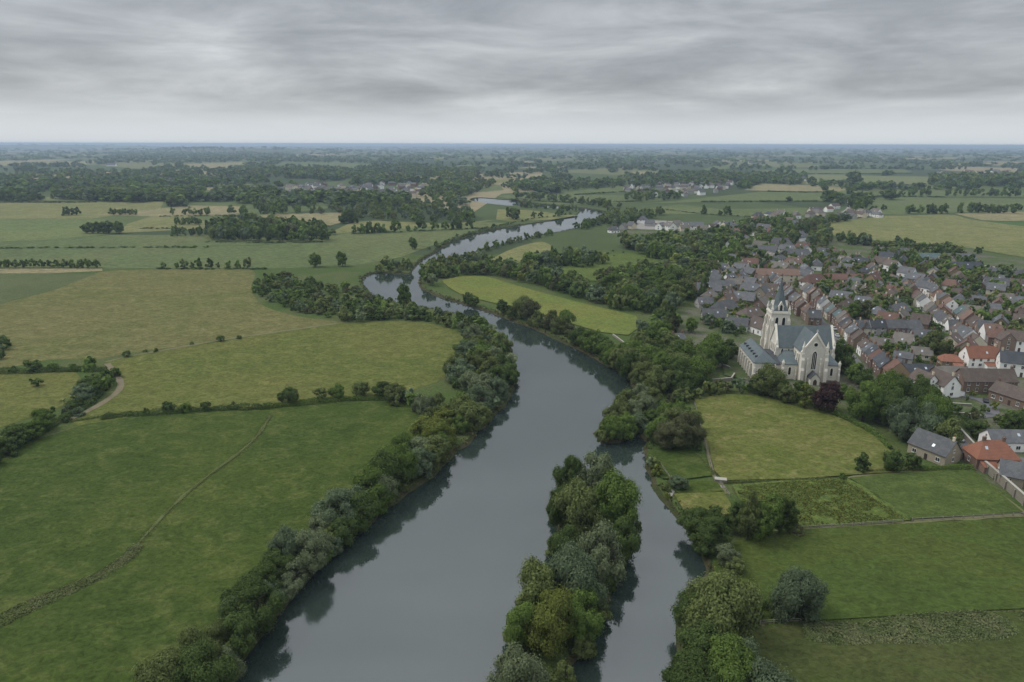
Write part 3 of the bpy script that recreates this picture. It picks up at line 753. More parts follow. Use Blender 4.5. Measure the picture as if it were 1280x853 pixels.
# porch
mb = MB(); gable_wall(mb, -1.9, 1.9, -4.4, -.2, 3.4, 5.6, 'y'); po = cb('porch', mb, M_STONE)
mb = MB(); gable_roof(mb, -1.9, 1.9, -4.5, -.2, 3.4, 5.6, 'y', .2, .35, .1); mb.build('porch_roof', M_LEADR, po)
mb = MB(); mb.poly([(p[0], -4.43, p[1]) for p in lancet_prof(1.6, 3.1)]); mb.build('porch_door', plain_mat('oak_door', (.07, .045, .03)), po)
# side chapels with lean-to roofs
def lean_to(name, u0, u1, v0, v1, e, r, hip):
    """roof rises from front edge v0 to v1; hip = -1 / +1 slopes the outer end as well"""
    mb = MB(); mb.box(u0, u1, v0, v1, 0, e); w = cb(name + '_wall', mb, M_STONE)
    mb = MB(); o = .35
    ru0, ru1 = (u0 + (2.6 if hip < 0 else 0), u1 - (2.6 if hip > 0 else 0))
    A = [(u0 - (o if hip < 0 else 0), v0 - o, e), (u1 + (o if hip > 0 else 0), v0 - o, e), (u1 + (o if hip > 0 else 0), v1, e), (u0 - (o if hip < 0 else 0), v1, e)]
    A = [(a, b_, c + .02) for a, b_, c in A]; B = [(a, b_, c + .25) for a, b_, c in A]
    Rg = [(ru0, v1, r), (ru1, v1, r)]
    mb.poly(A[::-1]); mb.poly([A[0], A[1], B[1], B[0]]); mb.poly([A[1], A[2], B[2], B[1]]); mb.poly([A[3], A[0], B[0], B[3]])
    mb.poly([B[0], B[1], Rg[1], Rg[0]]); mb.poly([B[1], B[2], Rg[1]]); mb.poly([B[3], B[0], Rg[0]]); mb.poly([B[2], B[3], Rg[0], Rg[1]])
    cb(name + '_roof', mb, M_SLATE)
    return w
lean_to('chapel', -12.2, -TW - .01, 2.6, 11.49, 7.2, 11.2, -1)
lean_to('chapel', TW + .01, 11.8, 2.6, 11.49, 7.2, 11.2, 1)
for s in (-1, 1):
    lancet(church, s * 8.9, 2.6, 2.6, 1.1, 3.6, 'front'); buttress(church, s * 11.9, 2.6, 'front', .8, 1.2, 7.6, 2.4); buttress(church, s * 6.4, 2.6, 'front', .6, .8, 6.4)
    for vv in (5.4, 9.0): lancet(church, s * (12.2 if s < 0 else 11.8), vv, 2.6, .9, 3.4, 'left' if s < 0 else 'right')
# choir and nave upper windows
for uu in (-10.2, -7.4): lancet(church, uu, NV0, 9.0 if uu else 0, .95, 2.9, 'front')
for uu in (7.6, 10.0): lancet(church, uu, NV0, 9.0, .95, 2.9, 'front')
for vv in (14.4, 17.0, 19.6): lancet(church, NU1, vv, 6.5, 1.0, 5.2, 'right'); lancet(church, NU0, vv, 9.4, .9, 3.6, 'left')
buttress(church, NU1, NV0 + .5, 'right', .9, 1.5, 12.8, 4.0); buttress(church, NU1, NV1 - .5, 'right', .9, 1.5, 12.8, 4.0)
buttress(church, NU0, NV0 + .5, 'left', .9, 1.2, 12.8, 3.6)
buttress(church, NU1 - .45, NV0, 'front', .9, 1.2, 12.8, 0)
# low dark link roofs between wing and chapel
mb = MB(); mb.box(-15.4, -12.25, 4.0, 22.4, 0, 6.4); cb('link_wall', mb, M_STONE)
mb = MB(); mb.prism([(3.8, 6.42), (22.4, 6.42), (22.4, 8.4), (13.0, 9.2), (3.8, 6.7)], 'x', -15.6, -12.6); cb('link_roof', mb, M_LEADR)
# long side wing with tall narrow bays
WU0, WU1, WV0, WV1, WE, WR = -25.0, -15.7, 0.5, 27.0, 8.2, 12.3
mb = MB(); mb.box(WU0, WU1, WV0, WV1, 0, WE); cb('wing_wall', mb, M_STONE)
mb = MB(); o = .4; m_ = (WU0 + WU1) / 2
A = [(WU0 - o, WV0 - o, WE + .02), (WU1 + o, WV0 - o, WE + .02), (WU1 + o, WV1 + .1, WE + .02), (WU0 - o, WV1 + .1, WE + .02)]; B = [(a, b_, c + .22) for a, b_, c in A]
r0, r1 = (m_, WV0 + 4.0, WR), (m_, WV1, WR)
mb.poly(A[::-1])
for i in range(4): mb.poly([A[i], A[(i + 1) % 4], B[(i + 1) % 4], B[i]])
mb.poly([B[0], B[1], r0]); mb.poly([B[1], B[2], r1, r0]); mb.poly([B[2], B[3], r1]); mb.poly([B[3], B[0], r0, r1])
wr = cb('wing_roof', mb, M_SLATE)
for k in range(6):
    v_ = 3.8 + k * 4.05
    lancet(church, WU0, v_, .8, 2.5, 6.4, 'left', tr=.08, d=.07)
    buttress(church, WU0, v_ + 2.02, 'left', .8, .55, 8.0)
    d_ = MB(); zz = WE + .35 + (WR - WE) * .36
    d_.box(WU0 + 1.1, WU0 + 2.3, v_ - .42, v_ + .42, zz - .1, zz + .72); d_.build('roof_dormer', M_LEADR, wr)
buttress(church, WU0 + .3, WV0, 'front', .8, 1.1, 8.1); buttress(church, WU1 - .3, WV0, 'front', .8, 1.1, 8.1)
for uu in (-22.6, -20.3, -18.0): lancet(church, uu, WV0, 1.6, .9, 4.2, 'front')
# tower
TU, TV, TH_ = -8.9, 27.6, 25.0
hw = 4.15
mb = MB(); mb.box(TU - hw, TU + hw, TV - hw, TV + hw, 0, TH_); mb.box(TU - hw - .28, TU + hw + .28, TV - hw - .28, TV + hw + .28, TH_ - .1, TH_ + .45)
mb.box(TU - hw - .2, TU + hw + .2, TV - hw - .2, TV + hw + .2, 17.2, 17.6)
mb.box(TU - hw - .2, TU + hw + .2, TV - hw - .2, TV + hw + .2, 11.0, 11.35)
tower = cb('tower', mb, M_STONE)
for s in (-1, 1):
    for (fu, fv, fc) in ((s * (hw - .5), -hw, 'front'), (-hw, s * (hw - .5), 'left'), (hw, s * (hw - .5), 'right')):
        buttress(church, TU + fu, TV + fv, fc, 1.0, 1.5, 23.5)
for s in (-1, 1):
    for (fu, fv, fc) in ((s * 1.55, -hw, 'front'), (-hw, s * 1.55, 'left'), (hw, s * 1.55, 'right'), (s * 1.55, hw, 'back')):
        lancet(tower, TU + fu, TV + fv, 18.6, 1.35, 4.9, fc, 'belfry_opening', .25)
for fc, fu, fv in (('front', 0, -hw), ('left', -hw, 0)):
    lancet(tower, TU + fu, TV + fv, 12.2, .9, 3.6, fc)
# spire: broach from square to octagon
mb = MB(); z0 = TH_ + .46
sq = [(-hw + .2, -hw + .2), (hw - .2, -hw + .2), (hw - .2, hw - .2), (-hw + .2, hw - .2)]
oc = [(3.05 * cos(radians(22.5 + 45 * k)), 3.05 * sin(radians(22.5 + 45 * k))) for k in range(8)]
z1, z2 = z0 + 3.0, z0 + 15.4
P = lambda p, z: (TU + p[0], TV + p[1], z)
for k in range(8):
    mb.poly([P(oc[k], z1), P(oc[(k + 1) % 8], z1), P((oc[(k + 1) % 8][0] * .45, oc[(k + 1) % 8][1] * .45), z1 + 6.0), P((oc[k][0] * .45, oc[k][1] * .45), z1 + 6.0)])
    mb.poly([P((oc[k][0] * .45, oc[k][1] * .45), z1 + 6.0), P((oc[(k + 1) % 8][0] * .45, oc[(k + 1) % 8][1] * .45), z1 + 6.0), (TU, TV, z2)])
# four base slopes: octagon sides 1,3,5,7 face +y,-x,-y,+x
side = {1: (2, 3), 3: (3, 0), 5: (0, 1), 7: (1, 2)}
for k, (a, b_) in side.items():
    mb.poly([P(sq[a], z0), P(sq[b_], z0), P(oc[(k + 1) % 8], z1), P(oc[k], z1)])
for k, c in {0: 2, 2: 3, 4: 0, 6: 1}.items():
    mb.poly([P(sq[c], z0), P(oc[(k + 1) % 8], z1), P(oc[k], z1)])
spire = cb('spire', mb, M_SLATE)
mb = MB(); mb.box(TU - .07, TU + .07, TV - .07, TV + .07, z2 - .6, z2 + 2.4); mb.box(TU - .6, TU + .6, TV - .06, TV + .06, z2 + 1.5, z2 + 1.64); mb.box(TU - .22, TU + .22, TV - .22, TV + .22, z2 - .3, z2 + .1)
mb.build('spire_cross', M_IRON, spire)
for fc, fu, fv in (('front', 0, -1), ('left', -1, 0), ('right', 1, 0), ('back', 0, 1)):
    mb = MB(); d0, d1 = 1.6, 3.55
    w_ = 1.25
    pr = [(-w_, z0 + .05), (w_, z0 + .05), (w_, z0 + 3.0), (0, z0 + 5.2), (-w_, z0 + 3.0)]
    if fc in ('front', 'back'):
        mb.prism([(TU + a, b_) for a, b_ in pr], 'y', TV + fv * d1, TV + fv * d0)
    else:
        mb.prism([(TV + a, b_) for a, b_ in pr], 'x', TU + fu * d1, TU + fu * d0)
    lu = mb.build('lucarne', M_STONE, spire)
    q = MB(); e = .06
    for p_ in [lancet_prof(1.15, 3.2)]:
        q.poly([((TU + a, TV + fv * (d1 + e), z0 + .5 + b_) if fc in ('front', 'back') else (TU + fu * (d1 + e), TV + a, z0 + .5 + b_)) for a, b_ in p_])
    q.build('louvre', M_GLASS, lu)
for a in (-1, 1):
    for b_ in (-1, 1):
        mb = MB(); pinnacle_geo(mb, TU + a * (hw - .35), TV + b_ * (hw - .35), TH_ + .46, 0.8, 3.8); mb.build('pinnacle', M_STONE2, tower)
mb = MB()
for s in (-1, 1):
    mb.box(TU - hw + .9, TU + hw - .9, TV + s * (hw - .05) - .14, TV + s * (hw - .05) + .14, TH_ + .46, TH_ + 1.2)
    mb.box(TU + s * (hw - .05) - .14, TU + s * (hw - .05) + .14, TV - hw + .9, TV + hw - .9, TH_ + .46, TH_ + 1.2)
mb.build('parapet', M_STONE2, tower)
mb = MB(); mb.box(TU + hw + .01, TU + hw + 2.6, TV - 4.2, TV - 1.2, 0, 15.5); st = cb('stair_turret', mb, M_STONE)
mb = MB()
c_ = [(TU + hw - .1, TV - 4.4, 15.52), (TU + hw + 2.8, TV - 4.4, 15.52), (TU + hw + 2.8, TV - 1.0, 15.52), (TU + hw - .1, TV - 1.0, 15.52)]
for i in range(4): mb.poly([c_[i], c_[(i + 1) % 4], (TU + hw + 1.2, TV - 2.7, 18.6)])
mb.build('turret_roof', M_SLATE, st)
# ================================================================== HOUSES
WALLS = {
    'red brick': brick_mat('red_brick', (0.190, 0.122, 0.096), (0.160, 0.102, 0.082), (0.19, 0.16, 0.13), 3.5, .35),
    'brown brick': brick_mat('brown_brick', (0.220, 0.155, 0.115), (0.185, 0.130, 0.098), (0.17, 0.15, 0.13), 3.5, .35),
    'white': plain_mat('white_render', (0.82, 0.81, 0.78), 0.9, 0.2, 0.2, 0.4, 2.0, objvar=.12),
    'cream': plain_mat('cream_render', (0.58, 0.52, 0.40), 0.9, 0.2, 0.25, 0.4, 2.0, objvar=.2),
    'stone': brick_mat('rubble_stone', (0.33, 0.285, 0.215), (0.27, 0.235, 0.18), (0.24, 0.22, 0.18), 1.6, .2),
    'tan brick': brick_mat('tan_brick', (0.29, 0.21, 0.125), (0.25, 0.18, 0.11), (0.24, 0.21, 0.17), 3.5, .25),
    'grey': plain_mat('grey_render', (0.34, 0.33, 0.31), 0.9, 0.2, 0.25, 0.4, 2.0, objvar=.2),
}
ROOFS = {
    'slate': roof_mat('slate_roof', (0.085, 0.090, 0.097), (0.118, 0.119, 0.122), .3, .4),
    'dark slate': roof_mat('dark_slate_roof', (0.045, 0.051, 0.060), (0.065, 0.07, 0.078), .3, .3, .15),
    'brown-tiled': roof_mat('brown_tile_roof', (0.090, 0.069, 0.059), (0.118, 0.090, 0.075)),
    'grey-tiled': roof_mat('grey_tile_roof', (0.125, 0.113, 0.100), (0.16, 0.143, 0.12)),
    'red-tiled': roof_mat('red_tile_roof', (0.118, 0.064, 0.050), (0.145, 0.08, 0.060)),
    'orange-tiled': roof_mat('orange_tile_roof', (0.215, 0.092, 0.056), (0.18, 0.078, 0.05), moss=.15),
    'terracotta': roof_mat('terracotta_roof', (0.160, 0.102, 0.076), (0.132, 0.086, 0.066)),
    'blue-green': roof_mat('blue_green_roof', (0.075, 0.115, 0.115), (0.095, 0.13, 0.13), .3),
}
M_BRICKC = WALLS['red brick']
M_POT = plain_mat('clay_pot', (0.30, 0.13, 0.07))
M_SKYL = plain_mat('skylight_glass', (0.42, 0.47, 0.52), 0.12, 0.6, 0.15)
M_DOOR = plain_mat('painted_door', (0.10, 0.07, 0.06), 0.6, 0.3, 0.2, objvar=1.2)
def window_mesh(w, h):
    mb = MB()
    t = .07
    mb.box(-w / 2 - t, w / 2 + t, -.05, .06, -t, 0); mb.box(-w / 2 - t, w / 2 + t, -.05, .06, h, h + t)
    mb.box(-w / 2 - t, -w / 2, -.05, .06, 0, h); mb.box(w / 2, w / 2 + t, -.05, .06, 0, h)
    mb.box(-.035, .035, -.05, .045, 0, h); mb.box(-w / 2 - t - .08, w / 2 + t + .08, -.05, .14, -t - .09, -t)
    fr = bpy.data.meshes.new('window'); fr.from_pydata(mb.v, [], mb.f); fr.materials.append(M_WFRAME)
    pa = bpy.data.meshes.new('pane'); pa.from_pydata([(-w / 2, .02, 0), (w / 2, .02, 0), (w / 2, .02, h), (-w / 2, .02, h)], [], [(0, 1, 2, 3)]); pa.materials.append(M_GLASS)
    return fr, pa
WIN = [window_mesh(.95, 1.45), window_mesh(1.35, 1.25), window_mesh(.7, .95)]
_mb = MB(); _mb.box(-.5, .5, -.05, .05, 0, 2.1); DOOR_ME = bpy.data.meshes.new('door'); DOOR_ME.from_pydata(_mb.v, [], _mb.f); DOOR_ME.materials.append(M_DOOR)
_mb = MB(); _mb.box(-.42, .42, -.55, .55, .0, .09); SKY_ME = bpy.data.meshes.new('skylight'); SKY_ME.from_pydata(_mb.v, [], _mb.f); SKY_ME.materials.append(M_SKYL)
def chim_mesh(w, d, h, m):
    mb = MB(); mb.box(-w / 2, w / 2, -d / 2, d / 2, -1.2, h, 0); mb.box(-w / 2 - .07, w / 2 + .07, -d / 2 - .07, d / 2 + .07, h - .3, h - .12, 0)
    for q in (-.25, .25):
        mb.prism([(q * w * 1.1 + .13 * cos(a), .13 * sin(a)) for a in np.linspace(0, 2 * pi, 7)[:-1]], 'z', h, h + .45, 1)
    me = bpy.data.meshes.new('chimney'); me.from_pydata(mb.v, [], mb.f); me.materials.append(m); me.materials.append(M_POT)
    me.polygons.foreach_set('material_index', mb.m); return me
CHIM = [chim_mesh(.75, .55, 1.3, WALLS['red brick']), chim_mesh(1.0, .6, 1.1, WALLS['brown brick']), chim_mesh(.7, .6, 1.2, WALLS['cream'])]

HOUSES = []        # specs first, built later (the largest 300 as things)
HRNG = random.Random(11)
def house(px, py, Ln, Wd, eave, ang, wall, roof, zone, pitch=42, hip=0.0, world=False, **k):
    """base centre in photo pixels (or world), ridge length Ln, span Wd, ridge direction ang (deg, world)"""
    x, y = (px, py) if world else gp(px, py)[:2]
    h = dict(x=x, y=y, L=Ln, W=Wd, e=eave, a=radians(ang), wall=wall, roof=roof, zone=zone, pitch=pitch, hip=hip, **k)
    HOUSES.append(h); return h
def clear_of(x, y, r):
    for h in HOUSES:
        if hypot(h['x'] - x, h['y'] - y) < r + 0.45 * max(h['L'], h['W']): return False
    return True
CHC = np.array([G0[0] - 4, G0[1] + 12])
ROADPTS = []
def road_guard(line, half): ROADPTS.extend([(p[0], p[1], half) for p in catmull(W2(line), 4.0)])
for ln in ([(1092, 492), (1080, 470), (1062, 446), (1044, 425), (1026, 404), (1008, 385), (990, 367), (975, 352), (950, 338)],
           [(1268, 448), (1238, 436), (1212, 422), (1188, 404), (1166, 384), (1146, 366), (1122, 352), (1098, 340)],
           [(1030, 405), (1070, 420), (1120, 421), (1166, 420), (1200, 418)],
           [(1280, 395), (1225, 372), (1170, 352), (1120, 338), (1070, 326), (1040, 318), (1010, 312)],
           [(1090, 490), (1130, 505), (1170, 520), (1190, 535), (1204, 556), (1222, 580)],
           [(1004, 303), (1001, 295), (1002, 287), (1012, 279), (1030, 273.5), (1048, 268), (1058, 263), (1062, 257)]):
    road_guard(ln, 4.0)
ROADPTS = np.array(ROADPTS)
def off_road(x, y, m=0.0):
    return np.min(np.hypot(ROADPTS[:, 0] - x, ROADPTS[:, 1] - y) - ROADPTS[:, 2]) > m

# --- named houses near the camera
house(1166, 571, 12.5, 8.6, 3.7, 118, 'stone', 'slate', 'beside the lane above the meadow', 44, annex=1)
house(1236, 580, 13.0, 8.5, 3.8, -4, 'red brick', 'orange-tiled', 'at the top of the stone wall', 46, hip=.8)
house(1275, 560, 24, 7.5, 3.6, -3, 'white', 'slate', 'at the right edge above the yard', 38)
house(1278, 604, 13, 9, 3.2, -30, 'stone', 'slate', 'in the yard behind the stone wall', 36)
house(1228, 488, 22, 8.5, 5.4, -2, 'brown brick', 'brown-tiled', 'facing the curved driveway', 44, rows=2)
house(1184, 483, 13, 8.5, 5.4, -4, 'brown brick', 'grey-tiled', 'joined to the left of the long farmhouse', 40)
house(1274, 507, 20, 8, 3.8, 112, 'brown brick', 'brown-tiled', 'at right angles to the long farmhouse', 40)
house(1176, 492, 10.5, 8.0, 5.2, 100, 'white', 'brown-tiled', 'with its gable towards the driveway', 46)
house(1153, 489, 9.5, 7.0, 5.0, 100, 'white', 'brown-tiled', 'among the trees left of the driveway', 46)
house(1137, 477, 17, 8, 4.6, -3, 'white', 'dark slate', 'behind the two white gables', 40)
house(1222, 457, 14, 8.5, 5.0, -3, 'white', 'orange-tiled', 'behind the long brick farmhouse', 46)
house(1186, 456, 9, 7, 2.6, -12, 'tan brick', 'orange-tiled', 'low beside the orange-roofed house', 34, hip=.6)
house(1273, 468, 17, 9, 6.2, 155, 'white', 'dark slate', 'at the right edge beyond the farmhouse', 42)
house(1276, 438, 15, 8.5, 6.0, 155, 'white', 'brown-tiled', 'at the right edge in the upper street', 42)
house(1252, 432, 13, 9, 4.8, 150, 'red brick', 'red-tiled', 'standing free above the upper street', 40, hip=.6)
# --- terrace on the right of the church street
def terrace(line, side, zone, walls, roofs, setback=2.0, depth=7.8, frontage=(5.4, 8.0), eave=(4.3, 5.9), gap=0.06, skip=0.06, pitch=(40, 48)):
    w = catmull(W2(line), 1.0)
    seg = np.r_[0, np.cumsum(np.linalg.norm(np.diff(w, axis=0), axis=1))]
    s = 0.5
    while True:
        fr = HRNG.uniform(*frontage)
        if s + fr > seg[-1]: break
        if HRNG.random() > skip:
            a = np.array([np.interp(s, seg, w[:, 0]), np.interp(s, seg, w[:, 1])]); b = np.array([np.interp(s + fr, seg, w[:, 0]), np.interp(s + fr, seg, w[:, 1])])
            t = (b - a) / np.linalg.norm(b - a); n = np.array([t[1], -t[0]]) * side
            d = depth * HRNG.uniform(.82, 1.15); c = (a + b) / 2 + n * (setback + d / 2 + HRNG.choice([0, 0, 0, .8, -.4]))
            turned = HRNG.random() < .12
            if np.linalg.norm(c - CHC) > 24:
                house(c[0], c[1], d if turned else fr - gap, fr - gap if turned else d, HRNG.uniform(*eave), math.degrees(atan2(t[1], t[0])) + (90 if turned else 0) + HRNG.gauss(0, 1.5), HRNG.choice(walls), HRNG.choice(roofs), zone, HRNG.uniform(*pitch), world=True, terr=True)
        s += fr
BR = ['red brick', 'red brick', 'brown brick', 'red brick', 'white', 'cream', 'white', 'tan brick']
RF = ['slate', 'brown-tiled', 'brown-tiled', 'slate', 'grey-tiled', 'terracotta', 'brown-tiled', 'slate', 'terracotta', 'dark slate', 'red-tiled', 'blue-green']
S1 = [(1094, 480), (1082, 466), (1064, 444), (1046, 423), (1028, 402), (1010, 384), (993, 368)]
terrace(S1, 1, 'in the terrace right of the church street', BR, RF, 3.6, skip=.07)
terrace([(1034, 408), (1020, 394), (1004, 378), (990, 366), (978, 355)], -1, 'in the terrace left of the church street', BR[:5], RF, 3.6)
S2 = [(1256, 446), (1236, 436), (1212, 422), (1188, 404), (1166, 384), (1146, 366), (1124, 353)]
terrace(S2, 1, 'along the right side of the upper street', ['red brick', 'brown brick', 'white', 'cream', 'tan brick'], RF, 3.2, skip=.2, frontage=(5.5, 10), eave=(3.8, 5.8))
terrace(S2, -1, 'along the left side of the upper street', ['cream', 'red brick', 'white', 'tan brick', 'grey'], RF, 3.4, skip=.25, frontage=(5.5, 10), eave=(3.6, 5.6))
terrace([(1052, 415), (1080, 421.5), (1120, 422), (1164, 421)], -1, 'on the cross street between the terraces', ['white', 'red brick', 'cream', 'grey'], ['slate', 'dark slate', 'grey-tiled', 'slate'], 2.8, 7.6, (7, 11), (4.0, 5.4))
# --- houses known from the photograph
KNOWN = [
    (1122, 396, 12, 9, 4.4, 25, 'cream', 'slate', .5), (1176, 399, 11, 9, 5.0, 60, 'tan brick', 'red-tiled', 0), (1078, 388, 10, 8, 4.6, 140, 'white', 'slate', 0),
    (1050, 381, 13, 8, 5.0, 140, 'brown brick', 'slate', 0), (1100, 366, 9, 8, 4.4, 75, 'white', 'slate', 0), (1118, 369, 12, 8, 4.8, 130, 'cream', 'slate', 0),
    (1074, 370, 9, 8, 4.6, 110, 'white', 'grey-tiled', 0), (1052, 356, 28, 8, 4.6, -3, 'cream', 'red-tiled', 0), (1016, 360, 17, 11, 5.0, 20, 'white', 'red-tiled', .5),
    (970, 351, 32, 9, 5.2, -4, 'cream', 'terracotta', 0), (1157, 330, 24, 10, 5.0, -6, 'brown brick', 'blue-green', .3), (1201, 342, 28, 10, 5.0, -4, 'tan brick', 'dark slate', 0),
    (1197, 329, 26, 9, 4.2, -3, 'grey', 'slate', 0), (1243, 363, 15, 10, 4.8, 150, 'cream', 'slate', 0), (1274, 352, 13, 10, 4.8, 20, 'white', 'slate', .5),
    (1101, 337, 13, 9, 6.0, 120, 'cream', 'brown-tiled', 0), (1114, 341, 12, 9, 6.4, 100, 'white', 'brown-tiled', 0), (1256, 383, 13, 10, 3.4, 155, 'stone', 'grey-tiled', .6),
    (1274, 386, 11, 9, 3.6, 140, 'grey', 'slate', .5), (927, 381, 16, 9, 4.2, -30, 'red brick', 'slate', 0), (938, 402, 14, 10, 4.4, 20, 'stone', 'brown-tiled', .7),
    (950, 416, 12, 9, 3.8, 110, 'white', 'brown-tiled', 0), (901, 364, 17, 8, 4.4, -6, 'stone', 'slate', 0), (918, 362, 13, 8, 4.6, 0, 'stone', 'grey-tiled', 0), (934, 362, 12, 9, 5.4, 140, 'tan brick', 'slate', 0),
    (950, 366, 12, 9, 5.2, 60, 'stone', 'slate', 0), (915, 331, 12, 9, 4.6, 130, 'grey', 'slate', .6), (926, 343, 12, 8, 5.2, 140, 'cream', 'slate', 0), (936, 349, 11, 8, 5.4, 120, 'brown brick', 'slate', 0),
    (998, 301, 19, 12, 4.0, 40, 'white', 'slate', .4), (975, 310, 22, 13, 4.0, -10, 'white', 'slate', .7), (994, 324, 24, 12, 4.4, -3, 'white', 'slate', .2),
    (982, 281, 20, 12, 4.6, 140, 'white', 'brown-tiled', 0), (995, 285, 18, 12, 4.2, 150, 'cream', 'slate', .4), (866, 287, 34, 15, 5.5, -2, 'white', 'slate', 0),
    (924, 291, 18, 12, 5, 150, 'white', 'slate', .5), (910, 287, 18, 12, 4.8, 30, 'cream', 'slate', 0), (950, 319, 28, 10, 4.0, -8, 'white', 'slate', 0), (991, 334, 13, 9, 4.4, 0, 'white', 'terracotta', .4),
    (888, 357, 14, 9, 4.0, 0, 'white', 'slate', 0), (905, 392, 15, 9, 4.0, 30, 'stone', 'slate', .3), (892, 402, 14, 8, 3.6, -8, 'stone', 'slate', 0), (880, 384, 10, 7, 3.0, 10, 'grey', 'slate', 0),
    (920, 412, 12, 8, 3.4, -20, 'white', 'slate', 0), (846, 428, 7, 5, 2.6, 20, 'grey', 'slate', 0), (1157, 370, 13, 8, 6.2, 110, 'white', 'slate', 0), (1143, 358, 12, 9, 6.0, 130, 'tan brick', 'slate', 0),
    (1132, 350, 11, 9, 6.0, 130, 'white', 'slate', 0), (767, 291, 16, 12, 4, 20, 'white', 'slate', .4), (779, 287, 14, 11, 4.5, 60, 'grey', 'grey-tiled', 0), (789, 286, 15, 11, 5, 120, 'cream', 'slate', 0),
    (803, 279, 18, 13, 6, 60, 'white', 'slate', .6), (812, 283, 15, 11, 5, 150, 'grey', 'slate', 0), (826, 287, 18, 12, 6, 50, 'white', 'slate', 0), (837, 288, 20, 13, 7, 110, 'white', 'grey-tiled', 0), (846, 284, 15, 12, 6, 20, 'grey', 'grey-tiled', .5),
    (855, 289, 16, 11, 4.6, 10, 'cream', 'grey-tiled', 0), (878, 289, 18, 11, 4.6, 160, 'cream', 'grey-tiled', 0), (890, 288, 16, 11, 5, 30, 'white', 'brown-tiled', 0), (897, 284, 14, 11, 5, 100, 'white', 'slate', 0),
    (850, 366, 14, 9, 3.6, 20, 'cream', 'terracotta', .3), (864, 369, 15, 9, 3.8, 10, 'white', 'brown-tiled', 0), (885, 370, 16, 10, 4.6, -8, 'grey', 'slate', 0),
    (1152, 428, 11, 8, 3.6, -20, 'grey', 'slate', 0), (1098, 436, 12, 6, 2.8, -15, 'grey', 'grey-tiled', 0), (1150, 448, 9, 6, 2.6, -20, 'cream', 'grey-tiled', 0), (1128, 452, 8, 5, 2.6, -35, 'grey', 'slate', 0),
]
ZN = lambda px, py: ('by the riverside car park' if px < 905 and py < 295 else 'in the wooded upper village' if py < 336 else 'left of the church spire' if px < 965 else
                     'behind the church street terraces' if px < 1085 else 'between the two terraced streets' if py > 385 else 'in the upper right village')
for (px, py, l_, w_, e_, a_, wa, ro, hp) in KNOWN:
    if px < 905 and py < 293: l_, w_, e_ = l_ * .72, w_ * .74, e_ * .8
    house(px, py, l_, w_, e_, a_, wa, ro, ZN(px, py), HRNG.uniform(38, 46), hip=hp)
# --- fill the rest of the village
def fill(poly, n, zone, walls, roofs, rmin, size=(9, 14), eave=(3.4, 5.4), angs=None, hipp=.35):
    xs = [p[0] for p in poly]; ys = [p[1] for p in poly]; got = tries = 0
    while got < n and tries < n * 60:
        tries += 1
        # uniform on the ground: sample by world point
        a = gp(HRNG.uniform(min(xs), max(xs)), HRNG.uniform(min(ys), max(ys)))
        px, py = proj(a[0], a[1])
        if not in_poly(px, py, poly): continue
        l_ = HRNG.uniform(*size)
        if not clear_of(a[0], a[1], rmin * .5 + l_ * .45) or not off_road(a[0], a[1], l_ * .55 + 1) or np.hypot(*(a[:2] - CHC)) < 40: continue
        base = angs if angs is not None else HRNG.choice([-5, 60, 130])
        house(a[0], a[1], l_, HRNG.uniform(7.5, 10), HRNG.uniform(*eave), base + HRNG.choice([0, 90]) + HRNG.gauss(0, 7), HRNG.choice(walls), HRNG.choice(roofs), zone, HRNG.uniform(36, 46), hip=HRNG.choice([.4, .7]) if HRNG.random() < hipp else 0, world=True)
        got += 1
WM = ['white', 'cream', 'red brick', 'brown brick', 'stone', 'white', 'tan brick', 'white']
RM = ['slate', 'slate', 'brown-tiled', 'grey-tiled', 'slate', 'brown-tiled', 'dark slate', 'red-tiled', 'brown-tiled']
fill([(1092, 398), (1160, 392), (1200, 424), (1218, 446), (1140, 452), (1110, 440)], 11, 'between the two terraced streets', WM, RM, 7, (8, 11), (2.8, 4.6), 130)
fill([(1150, 345), (1240, 368), (1290, 395), (1290, 425), (1225, 410), (1190, 384)], 27, 'above the upper street terraces', WM, RM, 5, (8, 12), (3.6, 5.4), 140)
fill([(1040, 322), (1130, 345), (1160, 375), (1110, 390), (1060, 392), (1030, 365)], 26, 'behind the church street terraces', WM, RM, 5, (8, 12), (3.8, 5.6), 130)
fill([(1085, 318), (1150, 322), (1230, 345), (1290, 352), (1290, 385), (1190, 352), (1110, 332)], 24, 'in the upper right village', WM, RM, 7, (9, 13), (4, 5.4), 150)
fill([(880, 345), (960, 335), (1010, 350), (985, 372), (965, 395), (925, 410), (885, 400)], 26, 'left of the church spire', ['stone', 'white', 'cream', 'white', 'red brick', 'tan brick'], ['slate', 'slate', 'grey-tiled', 'brown-tiled', 'slate'], 6, (9, 13), (3.8, 5.4), 140)
fill([(930, 318), (1030, 312), (1050, 335), (1000, 345), (930, 338)], 14, 'in the wooded upper village', ['white', 'cream', 'white'], RM, 9, (11, 16), (3.8, 5))
fill([(880, 284), (1000, 278), (1010, 300), (960, 316), (900, 316), (880, 300)], 7, 'in the wooded upper village', ['white', 'cream', 'grey'], RM, 22, (13, 18), (4, 5))
fill([(1012, 266), (1040, 261), (1062, 264), (1110, 270), (1108, 273.5), (1060, 274), (1030, 277), (1010, 274)], 18, 'along the country road beyond the village', ['white', 'white', 'cream', 'grey'], RM, 8, (12, 18), (4, 5.5), 20)
fill([(1000, 272), (960, 280), (930, 277), (970, 270)], 7, 'along the country road beyond the village', ['white', 'cream'], RM, 14, (13, 18), (4, 5.5), 20)
n_vill = len(HOUSES)
